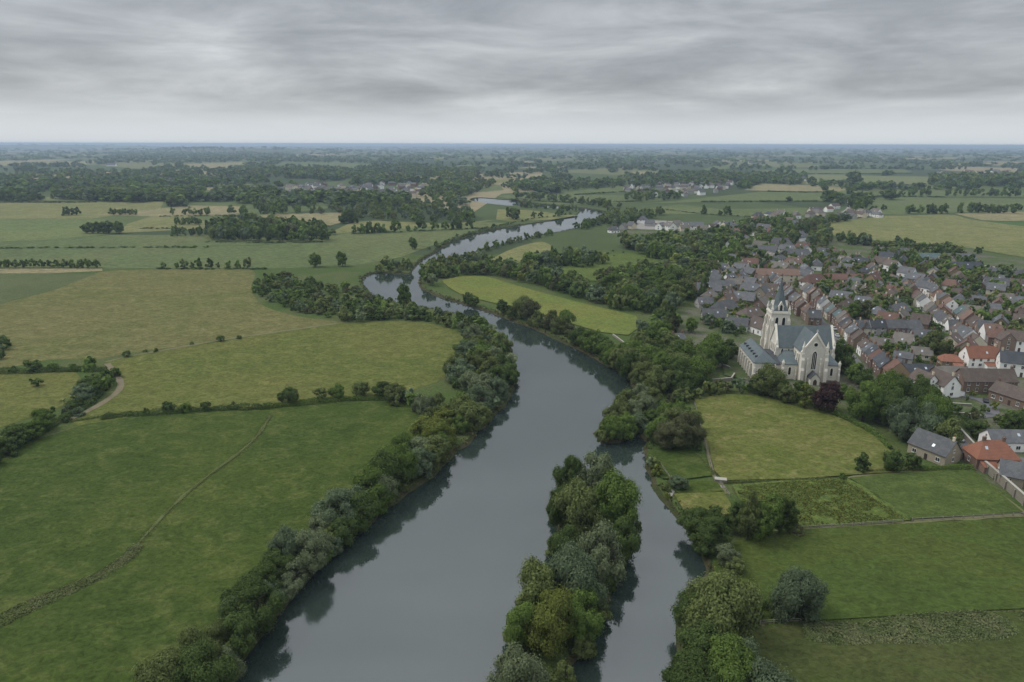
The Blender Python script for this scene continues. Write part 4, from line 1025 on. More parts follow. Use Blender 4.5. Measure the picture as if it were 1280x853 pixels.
# --- far hamlets (largest of these become things, the rest one object)
fill([(455, 232), (520, 230), (545, 238), (520, 247), (470, 249), (430, 246), (350, 243), (345, 238), (400, 230)], 85, 'in the far hamlet beyond the big copse', ['white', 'cream', 'grey', 'red brick', 'white'], ['slate', 'brown-tiled', 'grey-tiled', 'slate'], 8, (11, 19), (5, 7))
fill([(232, 246), (330, 239), (345, 246), (330, 250), (260, 251)], 14, 'in the far hamlet beyond the big copse', ['white', 'cream', 'grey'], ['brown-tiled', 'grey-tiled', 'slate'], 8, (13, 20), (5, 7))
fill([(780, 237), (830, 228), (900, 226), (935, 234), (900, 243), (850, 247), (785, 245)], 75, 'in the far right hamlet', ['white', 'cream', 'grey', 'red brick', 'white'], ['slate', 'brown-tiled', 'grey-tiled', 'slate'], 8, (11, 19), (5, 7))
fill([(1170, 216), (1280, 214), (1280, 221), (1180, 222)], 20, 'in the distant village at right', ['white', 'cream', 'grey'], ['brown-tiled', 'grey-tiled', 'terracotta'], 10, (20, 34), (6, 8))
for q in ((205, 228), (220, 227.5), (212, 228.2), (140, 208), (100, 209), (352, 198), (705, 196), (940, 205), (1000, 226), (310, 214), (560, 192)):
    x_, y_ = gp(*q)[:2]; d_ = y_ / 1500
    house(x_, y_, 26 * d_ ** .5, 14 * d_ ** .4, 5, 5, HRNG.choice(['white', 'cream']), 'slate', 'far out on the plain', world=True)

# ---------------------------------------------------------------- build them
def roof_geo(h, mb, mi=0):
    """slab roof with overhang; gable or (half) hip. returns ridge height"""
    l2, w2, e = h['L'] / 2, h['W'] / 2, h['e']
    sl = math.tan(radians(h['pitch'])); R = e + w2 * sl; o, th = .38, .2
    eg = .06 if h.get('terr') else .3
    lo = e - sl * o
    ins = h['hip'] * w2 if h['hip'] else 0
    if not ins:
        prof = [(-w2 - o, lo + .03), (0, R + .03), (w2 + o, lo + .03), (w2 + o, lo + th), (0, R + th * 1.35), (-w2 - o, lo + th)]
        mb.prism(prof, 'x', -l2 - eg, l2 + eg, mi)
    else:
        A = [(-l2 - o, -w2 - o, lo), (l2 + o, -w2 - o, lo), (l2 + o, w2 + o, lo), (-l2 - o, w2 + o, lo)]
        B = [(a, b_, c + th) for a, b_, c in A]; ri = min(ins + o, l2 - .3)
        a0, a1 = (-l2 - o + ri, 0, R + th * 1.3), (l2 + o - ri, 0, R + th * 1.3)
        mb.poly(A[::-1], mi)
        for i in range(4): mb.poly([A[i], A[(i + 1) % 4], B[(i + 1) % 4], B[i]], mi)
        mb.poly([B[0], B[1], a1, a0], mi); mb.poly([B[1], B[2], a1], mi); mb.poly([B[2], B[3], a0, a1], mi); mb.poly([B[3], B[0], a0], mi)
    return R
def wall_geo(h, mb, mi=0):
    l2, w2, e = h['L'] / 2, h['W'] / 2, h['e']; R = e + w2 * math.tan(radians(h['pitch']))
    if h['hip']: mb.box(-l2, l2, -w2, w2, 0, e + .05, mi)
    else: mb.prism([(-w2, 0), (w2, 0), (w2, e - .02), (0, R - .02), (-w2, e - .02)], 'x', -l2, l2, mi)
for i, h in enumerate(HOUSES):
    h['d'] = hypot(h['x'], h['y']); h['ppm'] = pxm(h['x'], h['y']); h['p'] = proj(h['x'], h['y'])
    h['show'] = h['L'] * h['ppm'] if -15 < h['p'][0] < 1295 else 0
order = sorted([h for h in HOUSES if h['show'] > 0], key=lambda h: -h['show'])
BIG, REST = order[:296], order[296:]
ORD = ['first', 'second', 'third', 'fourth', 'fifth', 'sixth', 'seventh', 'eighth', 'ninth', 'tenth', 'eleventh', 'twelfth', 'thirteenth', 'fourteenth', 'fifteenth', 'sixteenth', 'seventeenth', 'eighteenth', 'nineteenth', 'twentieth']
def ordinal(i): return ORD[i] if i < 20 else 'twenty-' + ORD[i - 20] if i < 29 else '%dth' % (i + 1)
cells = {}
for h in BIG: cells.setdefault((h['wall'], h['roof'], h['zone']), []).append(h)
for (wa, ro, zn), hs in cells.items():
    hs.sort(key=lambda h: h['p'][0])
    for k, h in enumerate(hs):
        nm = ro if ro.endswith('tiled') else {'slate': 'slate-roofed', 'dark slate': 'dark-slate-roofed', 'terracotta': 'terracotta-roofed', 'blue-green': 'blue-green-roofed'}[ro]
        kind = 'low' if h['e'] < 3.3 else ''
        base = f"{wa} {nm} house {zn}"
        if len(hs) == 1: h['label'] = base
        elif k == 0: h['label'] = 'leftmost ' + base
        elif k == len(hs) - 1: h['label'] = 'rightmost ' + base
        else: h['label'] = f"{ordinal(k)} {wa} {nm} house from left {zn}"
def cover_win(root, h, near):
    l2, w2, e = h['L'] / 2, h['W'] / 2, h['e']
    ca, sa = cos(h['a']), sin(h['a'])
    tox, toy = -h['x'], -h['y']; dl = hypot(tox, toy); tox /= dl; toy /= dl
    n_st = 2 if e > 4.3 else 1
    faces = [((0, -1), h['L'], lambda s: (s, -w2), 0), ((0, 1), h['L'], lambda s: (s, w2), pi)]
    if not h.get('terr') or True: faces += [((-1, 0), h['W'], lambda s: (-l2, s), -pi / 2), ((1, 0), h['W'], lambda s: (l2, s), pi / 2)]
    rg = random.Random(int(h['x'] * 10 + h['y']))
    for n, ln, pos, rz in faces:
        nx, ny = n[0] * ca - n[1] * sa, n[0] * sa + n[1] * ca
        if nx * tox + ny * toy < 0.1: continue
        gable = n[0] != 0
        if gable and h.get('terr') and rg.random() < .6: continue
        cnt = max(1, int(ln / (3.3 if near else 3.6)))
        if gable: cnt = max(1, min(2, cnt - 1))
        door = not gable and rg.random() < .9
        for st in range(n_st):
            zz = 1.0 + st * (2.75 if e > 4.3 else 2.4)
            if zz + 1.5 > e - .1: zz = e - 1.65
            for c in range(cnt):
                s = (c + .5) / cnt * (ln - .8) - (ln - .8) / 2
                x_, y_ = pos(s)
                k = WIN[1] if (not near or st == 0 and rg.random() < .3) else WIN[0]
                if near < 1 and rg.random() < .25: continue
                if door and st == 0 and c == cnt // 2:
                    d = bpy.data.objects.new('door', DOOR_ME); COL.objects.link(d); d.parent = root; d.location = (x_, y_, 0); d.rotation_euler = (0, 0, rz); continue
                w = bpy.data.objects.new('window', k[0]); COL.objects.link(w); w.parent = root
                w.location = (x_ + n[0] * .03, y_ + n[1] * .03, zz); w.rotation_euler = (0, 0, rz + pi)
                p = bpy.data.objects.new('pane', k[1]); COL.objects.link(p); p.parent = w
        if gable and not h['hip'] and h['W'] > 6.5 and near:
            x_, y_ = pos(0)
            w = bpy.data.objects.new('window', WIN[2][0]); COL.objects.link(w); w.parent = root
            w.location = (x_ + n[0] * .03, y_ + n[1] * .03, e + .4); w.rotation_euler = (0, 0, rz + pi)
            p = bpy.data.objects.new('pane', WIN[2][1]); COL.objects.link(p); p.parent = w
for h in BIG:
    near = 1 if h['d'] < 520 else 0
    root = tag(empty('house', (h['x'], h['y'], 0), h['a']), h['label'], 'house', 'houses ' + h['zone'])
    rg = random.Random(int(h['x'] * 7 + h['y'] * 3))
    mb = MB(); wall_geo(h, mb); mb.build('wall', WALLS[h['wall']], root)
    mb = MB(); R = roof_geo(h, mb); rf_ = mb.build('roof', ROOFS[h['roof']], root)
    if h['ppm'] < .55: continue
    # chimneys, skylights
    if h['wall'] in ('cream', 'stone', 'white'): cm = rg.choice([CHIM[0], CHIM[2]])
    else: cm = rg.choice(CHIM[:2])
    ends = [-1, 1] if rg.random() < .45 else [rg.choice([-1, 1])]
    for s in ends:
        if rg.random() < .12: continue
        c = bpy.data.objects.new('chimney', cm); COL.objects.link(c); c.parent = rf_
        c.location = (s * (h['L'] / 2 - .75 - h['hip'] * h['W'] * .4), 0, R + .15)
    if h['ppm'] > 1.0:
        sl = radians(h['pitch']); w2 = h['W'] / 2
        for s in (-1, 1):
            for q in range(rg.choice([0, 0, 1, 1, 2])):
                t = rg.uniform(.35, .7)
                k = bpy.data.objects.new('skylight', SKY_ME); COL.objects.link(k); k.parent = rf_
                k.location = (rg.uniform(-.3, .3) * h['L'], s * w2 * t, R - w2 * t * math.tan(sl) + .2); k.rotation_euler = (-s * sl, 0, 0)
    cover_win(root, h, near)
    if h['d'] < 460 and not h.get('terr') and rg.random() < .55 or h.get('annex'):       # lean-to extension behind or beside
        sx = rg.choice([-1, 1]); l_ = h['L'] * .45; d_ = 3.0; hh = min(2.9, h['e'] - .5); y0 = -h['W'] / 2
        mb = MB(); mb.prism([(y0 - d_, 0), (y0 - .003, 0), (y0 - .003, hh), (y0 - d_, hh - .9)], 'x', sx * h['L'] * .22 - l_ / 2, sx * h['L'] * .22 + l_ / 2)
        an = mb.build('extension', WALLS[h['wall']], root)
        mb = MB(); mb.prism([(y0 - d_ - .25, hh - .96), (y0 - .004, hh + .02), (y0 - .004, hh + .17), (y0 - d_ - .25, hh - .8)], 'x', sx * h['L'] * .22 - l_ / 2 - .2, sx * h['L'] * .22 + l_ / 2 + .2)
        mb.build('extension_roof', ROOFS[h['roof']], an)
if REST:
    mb = MB(); mats = list(WALLS.values()) + list(ROOFS.values()); wk = list(WALLS); rk = list(ROOFS)
    for h in REST:
        ca, sa = cos(h['a']), sin(h['a']); m1 = MB(); wall_geo(h, m1, wk.index(h['wall'])); roof_geo(h, m1, len(wk) + rk.index(h['roof']))
        b_ = len(mb.v); mb.v += [(h['x'] + x * ca - y * sa, h['y'] + x * sa + y * ca, z) for x, y, z in m1.v]
        mb.f += [tuple(b_ + i for i in f) for f in m1.f]; mb.m += m1.m
    tag(mb.build('distant_houses', mats), 'tiny distant houses scattered through the far hamlets', 'distant houses', None, 'stuff')
# ================================================================== TREES, BUSHES, HEDGES
def quads_from(c, n, s, rg, asp=0.75):
    """leaf cards: centres c (k,3), normals n (k,3), sizes s (k,)"""
    k = len(c)
    r = rg.normal(size=(k, 3)); t = np.cross(n, r); t /= np.maximum(np.linalg.norm(t, axis=1, keepdims=True), 1e-6)
    b = np.cross(n, t)
    t = t * (s * .5)[:, None]; b = b * (s * .5 * asp)[:, None]
    fold = n * (s * .12)[:, None]
    return np.stack([c - t * 1.15, c - b + fold, c + t * 1.15, c + b + fold], 1)      # (k,4,3) diamonds, slightly folded
def unit(v): return v / np.maximum(np.linalg.norm(v, axis=-1, keepdims=True), 1e-6)
def crown_quads(seed, n_leaf, leaf, shape='round', lobes=15):
    """unit crown: radius about 1 in plan, z from 0 (ground) to 1 (top, scaled by height later).
    lobes > twig clumps > leaf cards, so the outline is uneven and clumps catch light"""
    rg = np.random.default_rng(seed)
    if shape == 'round': z0, z1, prof = .16, 1.0, lambda t: np.sin(np.pi * np.clip(t * .86 + .14, 0, 1)) ** .62
    elif shape == 'willow': z0, z1, prof = .05, 1.0, lambda t: np.sin(np.pi * np.clip(t * .80 + .20, 0, 1)) ** .55
    elif shape == 'tall': z0, z1, prof = .10, 1.0, lambda t: np.sin(np.pi * np.clip(t * .88 + .12, 0, 1)) ** .8
    elif shape == 'cone': z0, z1, prof = .05, 1.0, lambda t: (1 - t) ** .75 * .98 + .04
    else: z0, z1, prof = 0.0, 1.0, lambda t: np.sin(np.pi * np.clip(t * .62 + .38, 0, 1)) ** .6
    ax = 1.0                                     # vertical unit per radius, leaf space is isotropic with height ~ 1.9 radii
    hz_ = {'round': 1.9, 'willow': 1.75, 'tall': 3.2, 'cone': 2.4, 'bush': 1.25}[shape]
    # lobes
    L_ = []
    tries = 0
    while len(L_) < lobes and tries < 4000:
        tries += 1
        t = rg.uniform(0, 1); a = rg.uniform(0, 2 * pi); rr = prof(np.array(t)) * (rg.uniform(.40, .84) if rg.random() < .8 else rg.uniform(0, .35))
        p = np.array([rr * cos(a), rr * sin(a), (z0 + (z1 - z0) * (t * .80 + .06)) * hz_])
        if all(np.linalg.norm(p - q[0]) > .27 for q in L_): L_.append((p, rg.uniform(.20, .37) * (1.0 if shape != 'cone' else .75)))
    per = max(1, n_leaf // len(L_)); out = []
    ctr = np.array([0, 0, hz_ * .5])
    for p, rad in L_:
        m = max(4, int(per / 9))
        d = unit(rg.normal(size=(m, 3)))
        od = unit((p - ctr) * np.array([1, 1, .7]) + 1e-3)
        d = unit(d + od * .55 + np.array([0, 0, .25]))
        cc = p + d * rad * rg.uniform(.55, 1.08, (m, 1)) * np.array([1, 1, .85])
        k = max(1, per // m)
        dd = unit(rg.normal(size=(m, k, 3)))
        c = cc[:, None] + dd * (.17 * (rad / .34)) * rg.uniform(.3, 1.1, (m, k, 1)) * np.where(rg.random((m, k, 1)) < .12, rg.uniform(1.2, 2.0, (m, k, 1)), 1.0)
        if shape == 'willow': c[..., 2] -= np.abs(rg.normal(0, .07, (m, k)))
        n = unit(d[:, None] * .9 + dd * .7 + rg.normal(0, .35, (m, k, 3)) + np.array([0, 0, .15]))
        out.append((c.reshape(-1, 3), n.reshape(-1, 3)))
    c = np.concatenate([o[0] for o in out]); n = np.concatenate([o[1] for o in out])
    ok = c[:, 2] > .02; c, n = c[ok], n[ok]
    # normalise the plan radius
    rr = np.percentile(np.hypot(c[:, 0], c[:, 1]), 97); top = np.percentile(c[:, 2], 99.6)
    s = leaf * rg.uniform(.6, 1.35, len(c))
    q = quads_from(c, n, s, rg)
    q[..., :2] /= rr; q[..., 2] /= top
    return q
def quads_mesh(name, q):
    k = len(q)
    return np_mesh(name, q.reshape(-1, 3), np.arange(k * 4).reshape(k, 4))
def trunk_mesh(seed, shape):
    """unit trunk: tapered with limbs reaching into the crown; z 0..1 of the tree height, radius as a share of the crown radius"""
    rg = random.Random(seed); mb = MB()
    def limb(a, b, ra, rb, k=6):
        a, b = Vector(a), Vector(b); d = (b - a).normalized(); s = d.cross(Vector((.3, .7, .2))).normalized(); t = d.cross(s)
        A = [a + (s * cos(2 * pi * i / k) + t * sin(2 * pi * i / k)) * ra for i in range(k)]; B = [b + (s * cos(2 * pi * i / k) + t * sin(2 * pi * i / k)) * rb for i in range(k)]
        for i in range(k): mb.poly([A[i], A[(i + 1) % k], B[(i + 1) % k], B[i]])
        mb.poly(B)
    fk = .3 if shape != 'bush' else .1
    limb((0, 0, -.03), (.02, 0, fk), .075, .055); limb((.02, 0, fk), (.0, .03, .86), .055, .012)
    for i in range(6 if shape != 'cone' else 3):
        a = rg.uniform(0, 2 * pi); z = fk * rg.uniform(.75, 1.5); r = rg.uniform(.4, .65); e = (r * cos(a), r * sin(a), z + rg.uniform(.18, .38))
        m_ = (e[0] * .45, e[1] * .45, z + (e[2] - z) * .62)
        limb((0.01, 0, z), m_, .04, .028, 5); limb(m_, e, .028, .008, 5)
    me = bpy.data.meshes.new('trunk'); me.from_pydata(mb.v, [], mb.f); return me
M_BARK = plain_mat('bark', (0.075, 0.062, 0.048), 0.95, 0.1, 0.5, 1.0, 6.0)
TONE = {   # foliage base colours
    'dark green': (0.081, 0.119, 0.040), 'mid-green': (0.109, 0.164, 0.044), 'olive-green': (0.130, 0.161, 0.061), 'silvery': (0.162, 0.198, 0.113),
    'yellowish-green': (0.142, 0.172, 0.046), 'blue-green': (0.122, 0.164, 0.097), 'brownish': (0.104, 0.114, 0.058), 'purple-leaved': (0.058, 0.035, 0.035)}
LEAF = {k: leaf_mat('leaves_' + k.replace('-', '_').replace(' ', '_'), v) for k, v in TONE.items()}
SHAPES = ('round', 'willow', 'tall', 'cone', 'bush')
NV = {'round': 4, 'willow': 3, 'tall': 2, 'cone': 2, 'bush': 3}
_crown_cache = {}
def crown(shape, v, lod):
    k = (shape, v % NV[shape], lod)
    if k not in _crown_cache:
        n, s = {-1: (30000, .055), 0: (17000, .072), 1: (6500, .108), 2: (1900, .185)}[lod]
        if shape == 'bush': n, s = int(n * .6), s * 1.1
        if shape == 'tall': n, s = int(n * .9), s * 1.05
        me = quads_mesh('crown', crown_quads(100 * SHAPES.index(shape) + v % NV[shape], n, s, shape, {'round': 27, 'willow': 23, 'tall': 24, 'cone': 22, 'bush': 14}[shape]))
        me.materials.append(LEAF['mid-green']); _crown_cache[k] = me
    return _crown_cache[k]
TRUNK = {s: trunk_mesh(SHAPES.index(s), s) for s in SHAPES}
for m_ in TRUNK.values(): m_.materials.append(M_BARK)

TREES = []      # every tree and bush as a spec, sorted by apparent size later
TR = random.Random(23)
def tree(px, py, h, r=None, shape='round', tone='mid-green', zone='', axis='x', world=False, force=False, z=0.0):
    x, y = (px, py) if world else gp(px, py)[:2]
    if r is None: r = h * {'round': .46, 'willow': .52, 'tall': .24, 'cone': .3, 'bush': .7}[shape]
    TREES.append(dict(x=x, y=y, h=h, r=r, shape=shape, tone=tone, zone=zone, axis=axis, z=z, force=force))
def pick(ws):
    return TR.choices([w[0] for w in ws], [w[1] for w in ws])[0]
BANKTONE = [('olive-green', 4), ('mid-green', 3), ('dark green', 2.4), ('silvery', 1.8), ('yellowish-green', 1.0), ('blue-green', 1.3)]
WOODTONE = [('dark green', 2.6), ('mid-green', 3), ('olive-green', 2.6), ('blue-green', 1.2), ('brownish', .8), ('yellowish-green', .4)]
BANKSHAPE = [('round', 4), ('willow', 4), ('bush', 1.0), ('tall', .3)]
WOODSHAPE = [('round', 6), ('willow', 1.5), ('tall', .8), ('cone', .35)]
_rc, _ic = [tuple(map(float, p)) for p in river_w[::5]], [tuple(map(float, p)) for p in island_w[::4]]
_rb = (river_w[:, 0].min(), river_w[:, 0].max(), river_w[:, 1].min(), river_w[:, 1].max())
def pip(x, y, poly):
    r = False; xj, yj = poly[-1]
    for xi, yi in poly:
        if (yi > y) != (yj > y) and x < (xj - xi) * (y - yi) / (yj - yi) + xi: r = not r
        xj, yj = xi, yi
    return r
def water_at(x, y):
    if not (_rb[0] < x < _rb[1] and _rb[2] < y < _rb[3]): return False
    return pip(x, y, _rc) and not pip(x, y, _ic)
def too_near(x, y, m, pts):
    return any((x - a) ** 2 + (y - b_) ** 2 < m * m for a, b_ in pts)
def belt(line, width, spacing, hr, zone, tones=BANKTONE, shapes=BANKSHAPE, rows=2, axis='y', wide=(.40, .56), off=0.0, jit=.35, keep=1.0):
    """trees staggered along a photo-pixel line given at ground level"""
    w = catmull(W2(line), 1.0); t = unit(np.gradient(w, axis=0)); n = np.stack([t[:, 1], -t[:, 0]], 1)
    seg = np.r_[0, np.cumsum(np.linalg.norm(np.diff(w, axis=0), axis=1))]
    for r_ in range(rows):
        o = off + (0 if rows == 1 else (r_ / (rows - 1) - .5) * width)
        s = spacing * TR.uniform(0, 1)
        while s < seg[-1]:
            x = np.interp(s, seg, w[:, 0]); y = np.interp(s, seg, w[:, 1]); nx = np.interp(s, seg, n[:, 0]); ny = np.interp(s, seg, n[:, 1])
            oo = o + TR.gauss(0, jit * spacing * .5)
            x += nx * oo; y += ny * oo
            s += spacing * TR.uniform(.75, 1.3)
            if TR.random() > keep or water_at(x, y): continue
            h = TR.uniform(*hr); sh = pick(shapes)
            if sh == 'bush': h *= .62
            tree(x, y, h, h * (TR.uniform(*wide) if sh not in ('bush', 'tall', 'cone') else {'bush': .72, 'tall': .24, 'cone': .3}[sh]), sh, pick(tones), zone, axis, True)
def wood(poly, spacing, hr, zone, tones=WOODTONE, shapes=WOODSHAPE, n=None, axis='x', avoid=True, wide=(.40, .56)):
    """Poisson-like filling of a photo-pixel polygon lying on the ground"""
    w = np.array(W2(poly)); area = abs(poly_area(w)); n = n or int(area / spacing ** 2 * 1.1)
    wl = [tuple(map(float, p)) for p in w]; x0, y0 = w.min(0); x1, y1 = w.max(0); pts = []; tries = 0
    while len(pts) < n and tries < n * 25:
        tries += 1
        x, y = TR.uniform(x0, x1), TR.uniform(y0, y1)
        if not pip(x, y, wl) or too_near(x, y, spacing * .78, pts) or water_at(x, y): continue
        if avoid and (not clear_of(x, y, 1.2) or not off_road(x, y, 1.0)): continue
        pts.append((x, y)); h = TR.uniform(*hr); sh = pick(shapes)
        if sh == 'bush': h *= .5
        tree(x, y, h, h * (TR.uniform(*wide) if sh not in ('bush', 'tall', 'cone') else {'bush': .7, 'tall': .25, 'cone': .3}[sh]), sh, pick(tones), zone, axis, True)

# --- the wooded island (bases in photo pixels)
for px, py, h, r, sh, tn in [(712, 624, 13.5, 4.8, 'round', 'dark green'), (744, 626, 15.0, 6.2, 'willow', 'silvery'), (703, 660, 12, 4.6, 'round', 'dark green'), (724, 668, 15.5, 6.2, 'willow', 'olive-green'), (768, 664, 16.5, 7.0, 'round', 'mid-green'),
                             (776, 698, 11, 4.6, 'round', 'dark green'), (752, 724, 15.0, 5.8, 'willow', 'silvery'), (706, 708, 11, 4.4, 'round', 'dark green'), (716, 766, 16.5, 6.4, 'willow', 'blue-green'),
                             (672, 778, 15.0, 5.6, 'round', 'olive-green'), (726, 800, 11.5, 4.6, 'round', 'mid-green'), (690, 812, 13.5, 5.8, 'round', 'yellowish-green'), (656, 812, 11, 4.2, 'round', 'mid-green'),
                             (648, 882, 12.0, 5.8, 'willow', 'silvery'), (676, 915, 10.5, 4.8, 'willow', 'olive-green')]:
    tree(px, py, h, r, sh, tn, 'on the wooded island', 'y', force=True)
for px, py in ((698, 640), (706, 612), (730, 606), (758, 612), (780, 640), (786, 664), (774, 700), (760, 735), (746, 775), (730, 815), (706, 855), (692, 890), (694, 690), (676, 730), (656, 770), (648, 800), (642, 830), (690, 870)):
    tree(px, py, TR.uniform(3, 5.5), TR.uniform(2.4, 3.4), 'bush', TR.choice(['dark green', 'mid-green', 'olive-green']), 'at the foot of the island trees', 'y', force=True)
# --- left bank belt, from the bottom of the photo up
belt([(222, 905), (264, 850), (308, 793), (351, 740), (398, 692), (452, 647), (509, 604), (548, 572)], 4.2, 6.6, (7, 12.5), 'on the left bank beside the lush meadow', rows=2, wide=(.44, .6), off=0)
belt([(262, 870), (312, 802), (358, 745), (405, 696), (462, 648), (520, 604), (562, 568)], 3.0, 6.0, (3.5, 6.5), 'at the water edge of the lush meadow', shapes=[('bush', 2), ('willow', 2)], rows=1, wide=(.5, .7))
wood([(500, 560), (540, 540), (575, 516), (600, 500), (560, 480), (575, 455), (585, 428), (600, 414), (626, 432), (640, 462), (634, 490), (612, 520), (572, 556), (530, 590), (500, 600)], 6.4, (6, 10.5), 'in the thicket at the river bend', BANKTONE, [('round', 3), ('willow', 3), ('bush', 2)], axis='y', avoid=False, wide=(.5, .66))
belt([(435, 405), (470, 398), (505, 396), (545, 401), (580, 410), (604, 424)], 9, 7.5, (4.5, 8), 'along the bank above the olive meadow', rows=2, axis='x')
wood([(318, 352), (345, 350), (400, 356), (450, 366), (478, 384), (510, 388), (560, 397), (540, 402), (480, 398), (432, 402), (385, 394), (338, 378), (316, 364)], 8.0, (4.5, 8), 'in the copse at the head of the olive meadow', WOODTONE + [('olive-green', 2)], [('round', 4), ('willow', 2), ('bush', 3)], axis='x', avoid=False, wide=(.48, .66))
tree(505, 384, 15, 5, 'round', 'mid-green', 'above the bank of the upper river bend', force=True)
wood([(473, 336), (500, 332), (514, 334), (512, 341), (488, 341), (474, 341)], 9, (6, 10), 'on the shrubby point in the upper river', BANKTONE, [('round', 3), ('willow', 2), ('bush', 1)], avoid=False)
# hedgerow between the two left meadows and its bushes
for px, py, h in [(362, 504, 6.5), (402, 500, 5.2), (422, 498, 6.0), (452, 495, 6.2), (478, 496, 6.5), (494, 502, 7.5), (210, 515, 4.2), (232, 515, 3.6), (258, 513, 3.4), (292, 511, 3.0), (182, 518, 2.6)]:
    tree(px, py, h, h * .62, 'round' if h > 4 else 'bush', TR.choice(['dark green', 'mid-green', 'olive-green']), 'in the hedgerow between the left meadows', force=True)
for px, py, h in [(159, 446, 3.2), (276, 427, 3.4), (299, 424, 2.2), (182, 441, 1.8), (195, 440, 2.0), (240, 431, 1.6), (47, 483, 3.6)]:
    tree(px, py, h, h * .62, 'round' if h > 3 else 'bush', 'dark green' if h > 3 else 'mid-green', 'standing alone in the olive meadows', force=True)
# bushes by the dirt track
belt([(-20, 592), (0, 575), (30, 556), (60, 538), (90, 522), (112, 508), (130, 494), (138, 482), (132, 470)], 5, 6.5, (4.0, 7.2), 'beside the curving dirt track', [('dark green', 3), ('mid-green', 2), ('blue-green', 1.5), ('olive-green', 1)], [('bush', 2), ('round', 3)], rows=2, axis='x', wide=(.5, .7), off=-3.5)
belt([(-30, 466), (20, 466), (60, 465), (95, 462), (125, 462)], 3, 8.0, (4.0, 6.5), 'in the hedge behind the small enclosed meadow', [('dark green', 3), ('mid-green', 2), ('blue-green', 1.5)], [('bush', 2), ('round', 2)], rows=1, axis='x', wide=(.55, .75))
wood([(-20, 430), (5, 432), (14, 442), (12, 450), (-20, 452)], 7, (4, 7), 'in the bush clump at the left edge', [('dark green', 3), ('blue-green', 1)], [('bush', 2), ('round', 2)], avoid=False)
# rows and clumps in the left pastures
for k in range(13): tree(-1 + 10.2 * k, 335 + .1 * (k % 3), TR.uniform(6.5, 7.6), 3.0, 'round', TR.choice(['dark green', 'mid-green']), 'in the straight row of round trees at the left', force=True)
for px, h in ((205, 5.5), (221, 5), (231, 8), (240, 5.5), (249, 8.5), (262, 8.5), (273, 5), (286, 6.5), (298, 7), (310, 9.5)):
    tree(px, 336, h, h * .36, 'round', TR.choice(['dark green', 'mid-green', 'olive-green']), 'in the uneven tree row left of the upper river', force=True)
tree(395, 334, 12, 5.2, 'round', 'mid-green', 'alone in the bright pasture', force=True); tree(428, 333, 12.5, 5.4, 'round', 'mid-green', 'alone in the bright pasture', force=True)
tree(516, 312, 12, 4.6, 'round', 'mid-green', 'alone beside the upper river', force=True); tree(545, 309, 6.5, 1.8, 'tall', 'dark green', 'alone beside the upper river', force=True)
for px in (83, 90, 97): tree(px, 269.5, TR.uniform(9, 12), None, 'round', 'dark green', 'in the clump of three in the far left field')
for px in (139, 145, 151, 157, 163, 169): tree(px, 269, TR.uniform(8, 10.5), TR.uniform(3.4, 4.6), 'round', TR.choice(['dark green', 'mid-green']), 'in the short row beside the tan field')
for px in (109, 116, 123, 130, 136, 149): tree(px, 292, TR.uniform(12, 15), None, 'round', TR.choice(['dark green', 'dark green', 'mid-green']), 'in the clump on the left pasture', force=True)
for px in (216, 231, 238, 244, 251, 259): tree(px, 269, TR.uniform(8, 12), TR.uniform(3.4, 4.6), 'round', TR.choice(['dark green', 'mid-green']), 'in the row left of the tree pair')
for px in (290, 305): tree(px, 268, 13, None, 'round', 'mid-green', 'in the pair before the far hamlet')
for px in (222, 229, 237, 244, 249): tree(px, 281, TR.uniform(7, 10), TR.uniform(3.4, 4.6), 'round', TR.choice(['dark green', 'mid-green']), 'in the upper short row left of the copse')
for px in (219, 229, 240, 250): tree(px, 295, TR.uniform(8, 11), TR.uniform(3.4, 4.6), 'round', TR.choice(['dark green', 'mid-green']), 'in the lower short row left of the copse')
wood([(262, 292), (275, 283), (310, 280), (350, 284), (405, 290), (408, 302), (380, 303), (345, 303), (305, 302), (265, 302)], 14, (11, 17), 'in the big copse on the left pastures', avoid=False)
for px, py, h in ((437, 279, 18), (430, 280, 14), (443, 279, 13)): tree(px, py, h, h * .5, 'round', 'dark green', 'right of the big copse', force=True)
for px, h in ((445, 10), (453, 11), (462, 13), (472, 11), (480, 10), (494, 15), (510, 7), (519, 6), (528, 16), (543, 12), (557, 11), (571, 15), (588, 13)):
    tree(px, 292.5 - (px - 445) * .045, h, h * .42, 'round', TR.choice(['dark green', 'mid-green']), 'in the row across the pastures before the hairpin')
tree(416, 293, 6, 4, 'bush', 'dark green', 'right of the big copse')
wood([(210, 259), (232, 259), (232, 252), (212, 252)], 12, (11, 16), 'in the small copse below the far woods', avoid=False)
wood([(318, 258), (345, 256), (358, 264), (352, 270), (322, 268)], 18, (10, 16), 'at the left end of the far hamlet', avoid=False)
wood([(352, 262), (425, 258), (428, 268), (372, 268)], 24, (8, 12), 'below the far hamlet', avoid=False)
